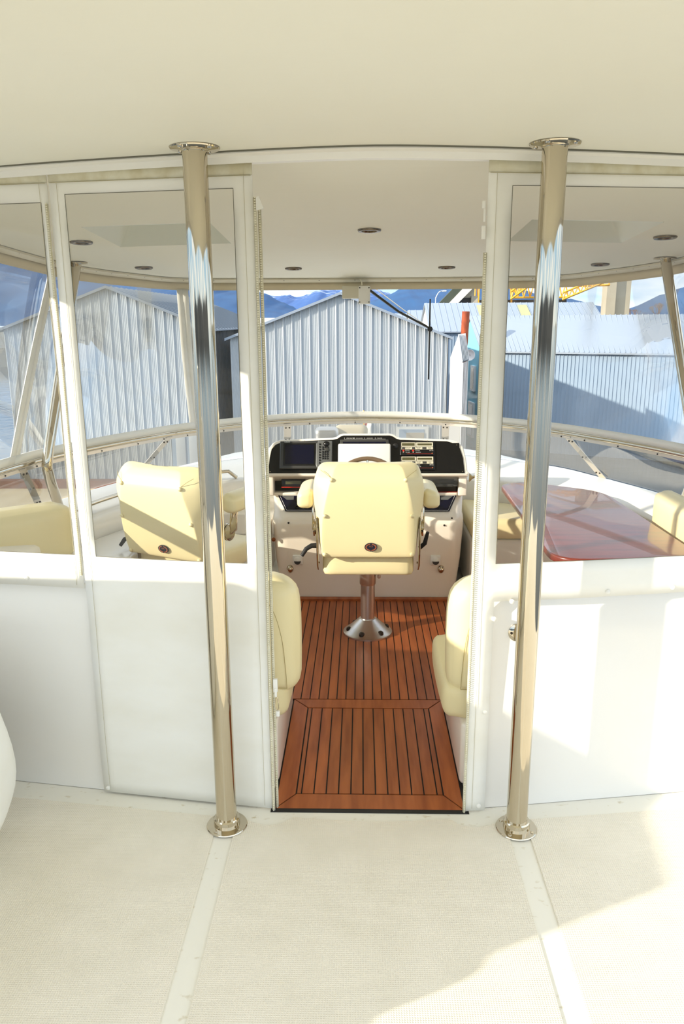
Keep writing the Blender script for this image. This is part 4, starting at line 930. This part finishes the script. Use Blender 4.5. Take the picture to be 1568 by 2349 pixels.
MB().add([(5.55, 35.97, WZ), (5.80, 35.86, WZ), (5.80, 35.86, .24), (5.55, 35.97, .24), (5.45, 36.4, WZ), (5.45, 36.4, .24)], [(0, 1, 2, 3), (0, 3, 5, 4)]).build('corner_trim', 'blue_trim', bh)
dh = empty('satellite_dish', (4.98, 36.0, .0)); tag(dh, 'white satellite dish beside a wooden post in front of the blue gable', 'satellite dish')
MB().lathe([(0, 0), (.10, .01), (.20, .045), (.245, .075), (.255, .07), (.20, .035), (.10, 0), (0, -.01)], X=Matrix.Rotation(math.radians(-25), 4, 'Z') @ Matrix.Rotation(math.radians(80), 4, 'X'), n=28).build('dish', 'white_paint', dh)
MB().tube([(0, 0, 0), (-.05, -.25, .04)], .012, 6).build('feed_arm', 'dark_steel', dh); MB().tube([(0, .05, 0), (.25, .1, -.15)], .02, 6).build('mount', 'metal_rib', dh)
th = MB().tube([(5.42, 35.8, -2.2), (5.42, 35.8, .95)], .065, 8).build('wooden_post', 'concrete', None); tag(th, 'weathered wooden post against the front corner of the blue house', 'post')
th = MB().tube([(4.45, 35.5, -.9), (4.62, 35.5, .6), (4.66, 35.5, 1.95)], .17, 18).build('rusty_pipe', 'rust', None, sharp=50); tag(th, 'rusty orange steel pipe standing beside the peak of the blue house', 'pipe')
# narrow cream shed between
th = empty('narrow_shed', (0, 0, 0)); tag(th, 'narrow cream shed with a ribbed roof between the big boathouse and the blue house', 'shed')
MB().prism([(3.10, WZ), (3.51, WZ), (3.53, .145), (3.36, 1.04), (3.12, .32)], 27.4, 27.5, lambda a, b, d: (a, d+.0, b)).build('front_wall', 'white_siding', th)
MB().add([(3.53, 27.4, .145), (3.37, 27.4, 1.07), (3.70, 29, 1.07), (3.96, 29, .145)], [(0, 1, 2, 3)]).build('shed_roof', 'roof_dark', th, solid=.03)
each(MB().tube([(0, 0, 0), (-.16, 0, .93)], .02, 4), 'roof_rib', 'white_siding', th, [Matrix.Translation((3.53+.43*f, 27.4+1.6*f, .175)) for f in (0, .2, .4, .6, .8, 1)])
each(MB().tube([(0, 0, WZ), (0, 0, .13)], .025, 4), 'wall_batten', 'white_siding', th, [Matrix.Translation((3.55+.34*f, 27.4+1.3*f, 0)) for f in (0, .25, .5, .75, 1)])
MB().add([(3.54, 27.4, WZ), (3.94, 29, WZ), (3.94, 29, .145), (3.54, 27.4, .145)], [(0, 1, 2, 3)]).build('side_wall', 'wood_dark', th)
# roofs behind
quad_building('rear_boathouse', 'grey metal-roofed boathouse with pale roof panels, behind the blue house', (4.05, 46.0), (14.3, 46.2), (3.9, 52.0), (13.9, 52.2), .98, 2.52, 'white_siding', 'grey_siding', 'roof_sheet', 'boathouse', skyl=((.30, .36), (.545, .60)), ribs=.36)
quad_building('rear_boathouse', 'small grey roof between the rear boathouse and the smallest roof', (3.28, 50.0), (6, 50.2), (3.1, 56.0), (6, 56.2), .7, 2.15, 'white_siding', 'grey_siding', 'roof_sheet', 'boathouse', ribs=.36)
quad_building('rear_boathouse', 'smallest grey roof at the far left end of the row of roofs', (2.65, 56.0), (5, 56.2), (2.45, 61.0), (5, 61.2), .5, 2.0, 'white_siding', 'grey_siding', 'roof_sheet', 'boathouse', ribs=.36)
# crane and conveyor
cr_ = empty('yard_crane', (0, 0, 0)); tag(cr_, 'yellow lattice crane structure rising behind the grey roofs', 'crane')
random.seed(3)
for k in range(13):
    x = 14.2+k*.42; t_ = MB(); t_.tube([(x, 100+random.random(), -2), (x+random.uniform(-.9, .9), 100.5, 9)], .09, 5); t_.build('lattice_post', 'crane_yellow', cr_)
def truss(P0, P1, h, n, name, r=.10):
    P0 = Vector(P0); P1 = Vector(P1); mb = MB(); up = Vector((0, 0, h))
    mb.tube([P0, P1], r, 5); mb.tube([P0+up, P1+up], r, 5)
    for k in range(n):
        a = P0.lerp(P1, k/n); b = P0.lerp(P1, (k+.5)/n); c = P0.lerp(P1, (k+1)/n)
        mb.tube([a, b+up], r*.7, 4); mb.tube([b+up, c], r*.7, 4)
    return mb.build(name, 'crane_yellow', cr_)
truss((18.5, 99, 4.2), (25.5, 99, 4.2), 1.6, 9, 'lower_girder', .13); truss((18.2, 100, 5.4), (30.5, 99, 5.6), 1.1, 14, 'boom_truss', .13)
truss((24.6, 98, 3.9), (29.5, 98, 5.9), .8, 7, 'jib_truss', .13); truss((18.3, 98, 4.0), (21.5, 98, 6.3), .9, 5, 'strut_truss', .13)
MB().box(15, 26, 101.5, 102, -2, 4.0).build('machine_house', 'dark_steel', cr_); MB().box(18, 24, 99, 101, 2.2, 3.5).build('counterweight', 'concrete', cr_)
cv_ = empty('conveyor', (0, 0, 0)); tag(cv_, 'dark sloping conveyor with a concrete block, left of the yellow crane', 'conveyor')
MB().prism([(8.5, 2.6), (9.6, 2.6), (13.2, 6.2), (12.6, 6.8)], 97, 98, lambda a, b, d: (a, d, b)).build('belt_housing', 'belt_green', cv_)
MB().prism([(9.7, 2.6), (10.8, 2.6), (13.8, 5.6), (13.2, 6.2)], 96.9, 98, lambda a, b, d: (a, d, b)).build('light_walkway', 'stone_light', cv_)
MB().box(11.9, 13.8, 98, 99, 4.2, 5.4).build('concrete_block', 'concrete', cv_); MB().box(10.6, 14.3, 98, 99, 3.0, 4.2).build('support_frame', 'dark_steel', cv_); MB().box(13.4, 14.2, 97.5, 98, 3.0, 4.4).build('leg', 'concrete', cv_)
# bridge pier
pr = empty('bridge_pier', (0, 0, 0)); tag(pr, 'tall concrete bridge pier rising behind the roofs at the right', 'bridge pier')
MB().box(45.5, 47.2, 149, 152, WZ, 14).build('pier_leg', 'concrete', pr); MB().box(47.2, 50.2, 150, 153, WZ, 14).build('pier_wall', 'concrete', pr); MB().box(40, 70, 148, 154, 13.6, 16).build('bridge_deck', 'concrete', pr)
# trees, bare
def bare_tree(x, y, h, lb_):
    th = empty('bare_tree', (x, y, -2)); tag(th, lb_, 'tree', 'bare winter trees beyond the roofs'); rnd = random.Random(int(x*10))
    tr = MB(); cw = MB()
    def grow(p, d, l, r, dep, mb):
        q = p+d*l; mb.tube([p, q], [r, r*.7], 5, False)
        if dep == 0: return
        for _ in range(3 if dep > 1 else 4):
            nd = (d+Vector((rnd.uniform(-.7, .7), rnd.uniform(-.7, .7), rnd.uniform(-.15, .5)))).normalized(); grow(q, nd, l*.68, r*.6, dep-1, cw)
    grow(Vector((0, 0, 0)), Vector((0, 0, 1)), h*.32, h*.02, 5, tr)
    tr.build('trunk', 'bark', th); cw.build('branches', 'bark', th, smooth=False)
bare_tree(64.5, 190, 6.8, 'small bare tree just right of the bridge pier'); bare_tree(72.5, 195, 8.2, 'largest bare tree, left of the slanted pole at the right'); bare_tree(45.5, 190, 5.6, 'small bare tree left of the bridge pier, above the grey roof')
bare_tree(1.5, 75, 4.7, 'bare twiggy tree just above the ridge of the big boathouse'); bare_tree(2.9, 76, 4.4, 'bare twiggy tree lower down behind the big boathouse roof slope')
lp = empty('street_lamp', (6.5, 70, 0)); tag(lp, 'thin street lamp with a curved arm in front of the blue mountains', 'street lamp')
MB().tube(cr_spline([(0, 0, -4), (0, 0, 2.8), (.05, 0, 3.5), (.3, 0, 3.95), (.65, 0, 4.05)], 5), .04, 6).build('lamp_post', 'metal_rib', lp); MB().rbox(.18, .1, .06, .04, X=Matrix.Translation((.75, 0, 4.03)), n=6).build('lamp_head', 'white_paint', lp)
# shore
MB().prism([(-400, 105), (-400, 420), (700, 420), (700, 105)], WZ-1, WZ+2.5, lambda a, b, d: (a, b, d)).build('shore_ground', 'land', None); tag(bpy.data.objects['shore_ground'], kind='structure')
gm = MB()
def ridge(name, pts, y, dep, material, label, seed, amp):
    mb = MB(); n = 260; X0, X1 = pts[0][0], pts[-1][0]; rows = []; m = 16
    def h(x):
        for (a, p), (b, q) in zip(pts[:-1], pts[1:]):
            if a <= x <= b: t_ = (x-a)/(b-a); return p+(q-p)*t_
        return pts[-1][1]
    for j in range(m+1):
        f = j/m; row = []
        for i in range(n+1):
            x = X0+(X1-X0)*i/n; z = h(x)*f**.9
            z += amp*f*(noise.noise(Vector((x*.012, f*3, seed)))+.5*noise.noise(Vector((x*.04, f*7, seed)))+.25*noise.noise(Vector((x*.1, f*12, seed))))
            row.append((x, y-dep*(1-f)+amp*2*noise.noise(Vector((x*.02, f*5, seed+5))), z-6*(1-f)))
        rows.append(row)
    rows.append([(p[0], p[1]+dep*.6, -10) for p in rows[-1]])
    o = sheet(rows).build(name, material, None, sharp=180); tag(o, label, 'mountain', 'mountains across the water'); return o
k = 2500/3000.
ridge('mountain', [(-2600, 260), (-1700, 215), (-1400, 205), (-1150, 212), (-900, 180), (-700, 165), (-520, 150), (-420, 104), (-330, 92), (-265, 62), (-200, 36), (-150, 8)], 2500, 900, 'hazed_forest', 'haze-blue forested mountain on the left, sloping down behind the boathouse peaks', 1.3, 9)
ridge('mountain', [(-40, 4), (20, 52), (70, 74), (130, 102), (250, 112), (420, 100), (600, 60), (760, 20), (820, 0)], 2400, 800, 'hazed_forest', 'dark blue mountain seen behind the wiper arms', 4.3, 8)
ridge('mountain', [(690, 0), (800, 14), (880, 48), (980, 92), (1100, 122), (1250, 150), (1500, 190), (1900, 200)], 2500, 800, 'hazed_forest', 'blue mountain at the far right beyond the bare trees', 9.3, 8)
ridge('mountain', [(-900, 120), (-560, 110), (-440, 122), (-330, 116), (-260, 132), (-190, 158), (-120, 150), (-30, 158), (60, 150), (160, 130), (400, 120), (900, 60)], 4000, 1500, 'hazed_snow', 'snow-dusted mountain range in the gap between the nearer blue slopes', 6.1, 14)
# flag and horn at the bow, seen just over the console
fg = empty('flag', (.03, 6.3, .60)); tag(fg, 'tip of a red and white flag over the top of the helm console', 'flag')
MB().tube([(0, 0, -.3), (-.012, 0, .28)], .006, 6).build('staff', 'crane_yellow', fg)
sheet([[(-.01+.02*i+.008*math.sin(j*1.2+i), .015*math.sin(i*1.4+j*.6), .26-j*.035-i*.03) for i in range(4)] for j in range(8)]).build('flag_cloth', 'white_paint', fg)
sheet([[(-.008+.02*i+.008*math.sin(j*1.2+i), .012*math.sin(i*1.4+j*.6)-.004, .20-j*.03-i*.02) for i in range(3)] for j in range(3)]).build('red_patch', 'red_paint', fg)
bn = empty('bow_horn', (-.27, 5.95, .60)); tag(bn, 'wrapped chrome horn lying in front of the console, left of the flag', 'horn')
MB().rbox(.10, .06, .075, .05, X=Matrix.Translation((0, 0, .12))).build('horn_wrap', 'steel_satin', bn); MB().rbox(.13, .05, .055, .045, X=Matrix.Translation((.19, .05, .15))).build('horn_bell', 'canvas_beige', bn); MB().tube([(0, 0, -.2), (0, 0, .08)], .02, 8).build('horn_stalk', 'steel', bn)
# foredeck the bow gear stands on
MB().prism([(-1.9, 5.9), (-1.2, 7.2), (0, 8.4), (1.2, 7.2), (1.95, 5.9), (1.95, 4.8), (-1.9, 4.8)], .25, .38, lambda a, b, d: (a+CX*0, b, d)).build('foredeck', 'gelcoat', None); tag(bpy.data.objects['foredeck'], kind='structure')

# far shore behind the boat, mirrored in the steel poles
def far_shore(lab, a0, a1, R_, hgt, seed):
    rows = []; n = 90
    for z in (0, .35, .7, 1): rows.append([(math.sin(a)*(R_+40*z), math.cos(a)*(R_+40*z), WZ-1+z*(hgt+.45*hgt*noise.noise(Vector((a*5, z, seed)))+.25*hgt*noise.noise(Vector((a*24, z*2, seed))))) for a in [math.radians(a0+(a1-a0)*i/n) for i in range(n+1)]])
    o = sheet(rows).build('wooded_shore', 'forest_green', None, sharp=180); tag(o, lab, 'shore')
far_shore('dark wooded shore far behind the boat, mirrored in the steel poles', 118, 252, 260, 15, 2.2)
